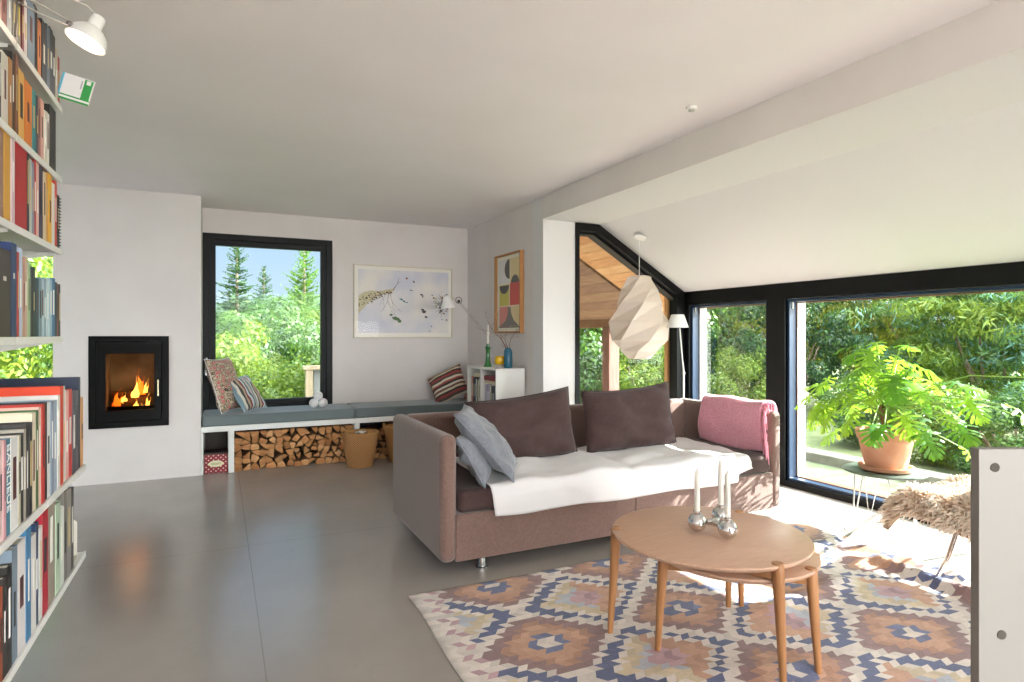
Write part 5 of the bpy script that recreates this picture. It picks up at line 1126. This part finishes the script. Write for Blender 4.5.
# porch roof beyond the gable window
def zs(x): return ZB + .055 - SLP*(x - XK)
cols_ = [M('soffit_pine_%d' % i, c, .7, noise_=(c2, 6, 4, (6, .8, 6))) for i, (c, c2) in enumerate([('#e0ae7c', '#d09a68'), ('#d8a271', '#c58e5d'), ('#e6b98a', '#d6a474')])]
t = thing('porch_roof', 'sloping timber porch roof outside the gable window', 'roof', (4.1, 6.9, 1.6)); bwid = .125
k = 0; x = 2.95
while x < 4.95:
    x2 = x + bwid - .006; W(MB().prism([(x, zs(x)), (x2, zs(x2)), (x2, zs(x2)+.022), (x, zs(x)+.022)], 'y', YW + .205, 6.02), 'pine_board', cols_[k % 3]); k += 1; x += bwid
shade_bds = [M('shade_board_%d' % i, c, .8, noise_=(c2, 5, 4, (6, .8, 6))) for i, (c, c2) in enumerate([('#8d6d5a', '#75594a'), ('#83654f', '#957763')])]  # the same boards farther out, with shade put into a darker colour
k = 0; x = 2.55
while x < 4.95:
    x2 = x + .155; W(MB().prism([(x, zs(x)-.03), (x2, zs(x2)-.03), (x2, zs(x2)), (x, zs(x))], 'y', 6.03, 9.4), 'shade_board', shade_bds[k % 2]); k += 1; x += .16
W(MB().prism([(2.5, zs(2.5)+.024), (5.0, zs(5.0)+.024), (5.0, zs(5.0)+.07), (2.5, zs(2.5)+.07)], 'y', YW + .25, 9.5), 'roof_covering', M('roof_felt', '#4a4744', .9))
W(MB().box(4.83, 4.95, YW + .27, 9.4, 1.40, 1.555), 'eaves_beam', M('beam_timber', '#8a6246', .7, noise_=('#75503a', 5, 4)), bevel=.006)
W(MB().box(2.6, 4.82, 9.28, 9.4, 1.45, 1.60), 'end_beam', _m['beam_timber'], bevel=.006)
pt = thing('porch_post', 'reddish brown timber post holding up the porch roof', 'post', (4.89, 7.05, -.10)); MB().box(-.085, .085, -.085, .085, 0, 1.498).build('post', M('post_timber', '#6e4a40', .75, noise_=('#805a4e', 6, 4, (5, 5, .6))), pt, bevel=.008)
MB().box(-.11, .11, -.11, .11, -.001, .05).build('foot', M('galvanised', '#9a9c9d', .5, .8), pt)
fb = thing('eaves_board', 'brown timber eaves board above the large windows', 'board', (XR + .30, 2.9, 1.60)); MB().box(-.075, -.045, -4.0, 2.3, .045, .14).build('board', _m['beam_timber'], fb)
# garden on the right: hedge, conifers and shrubs
G2 = -.10
for kind, x, y, rx, ry, rz, nm, lb, rot in [
  ('bush_mid', 6.6, 10.3, 1.2, 1.1, 1.30, 'bush', 'green bush beyond the porch post, left in the gable window', 0),
  ('bush_lime', 7.4, 11.6, 1.3, 1.2, 1.55, 'bush', 'light green bush behind the pendant lamp in the gable window', 1),
  ('bush_yellow', 5.6, 12.6, 1.3, 1.2, 1.5, 'bush', 'yellow green bush at the far left of the gable window', 2),
  ('bush_mid', 8.3, 9.6, 1.1, 1.1, 1.45, 'bush', 'green bush at the right of the gable window', 3),
  ('bush_lime', 6.9, 8.9, .75, .7, .70, 'bush', 'low light green bush just outside the gable window', 4),
  ('bush_yellow', 9.9, 8.8, 1.2, 1.2, 1.75, 'tree', 'yellow green tree in the narrow window', 0),
  ('bush_dark', 8.9, 7.4, 1.0, 1.0, 1.20, 'bush', 'dark green shrub in the middle of the narrow window', 1),
  ('bush_lime', 7.9, 7.5, .6, .6, .55, 'bush', 'low lime green shrub at the bottom of the narrow window', 5),
  ('bush_yellow', 10.3, 6.9, .9, .9, 1.45, 'tree', 'yellow tinged tree at the left end of the large window', 2),
  ('feather', 10.2, 5.8, 1.3, 1.2, 1.4, 'conifer', 'blue green feathery conifer behind the left of the potted plant', 3),
  ('feather_lime', 9.4, 4.6, 1.2, 1.1, 1.25, 'conifer', 'light green feathery conifer in the middle of the large window', 4),
  ('feather', 9.2, 3.2, 1.3, 1.2, 1.2, 'conifer', 'blue green drooping conifer right of the potted plant', 5),
  ('feather', 8.8, 1.9, 1.3, 1.2, 1.12, 'conifer', 'large drooping conifer at the right edge of the large window', 6),
  ('bush_dark', 12.4, 5.2, 2.2, 2.0, 2.35, 'tree', 'dark broad tree farthest behind the conifers', 7),
  ('bush_dark', 12.0, 9.3, 2.2, 2.0, 2.3, 'tree', 'dark broad tree far behind the yellow green tree', 8),
  ('bush_mid', 9.8, 12.4, 2.3, 1.8, 2.0, 'tree', 'broad green tree far behind the gable window bushes', 8),
  ('bush_mid', 7.3, 4.9, .55, .5, .42, 'shrub', 'low green shrub below the window left of the plant pot', 0),
  ('bush_lime', 7.0, 3.9, .5, .5, .40, 'shrub', 'low lime shrub outside right behind the plant pot', 1),
  ('bush_mid', 6.6, 3.1, .5, .45, .42, 'shrub', 'low green shrub outside behind the sheepskin chair', 2),
  ('feather', 7.6, 2.7, .8, .8, .62, 'shrub', 'low feathery shrub outside between chair and cabinet', 3)]:
    plant(kind, x, y, G2, rx, ry, rz, nm, lb, 'tree' if nm in ('tree', 'conifer') else 'bush', rot=rot)
gw = thing('garden_wall', 'low pale stone garden edging outside the large window', 'wall', (5.75, 3.9, G2)); MB().box(-.12, .12, -1.9, 1.6, 0, .16).build('stonework', M('pale_stone', '#8a877c', .9, noise_=('#6f6c62', 5, 5), bump=(20, .6)), gw, bevel=.012)
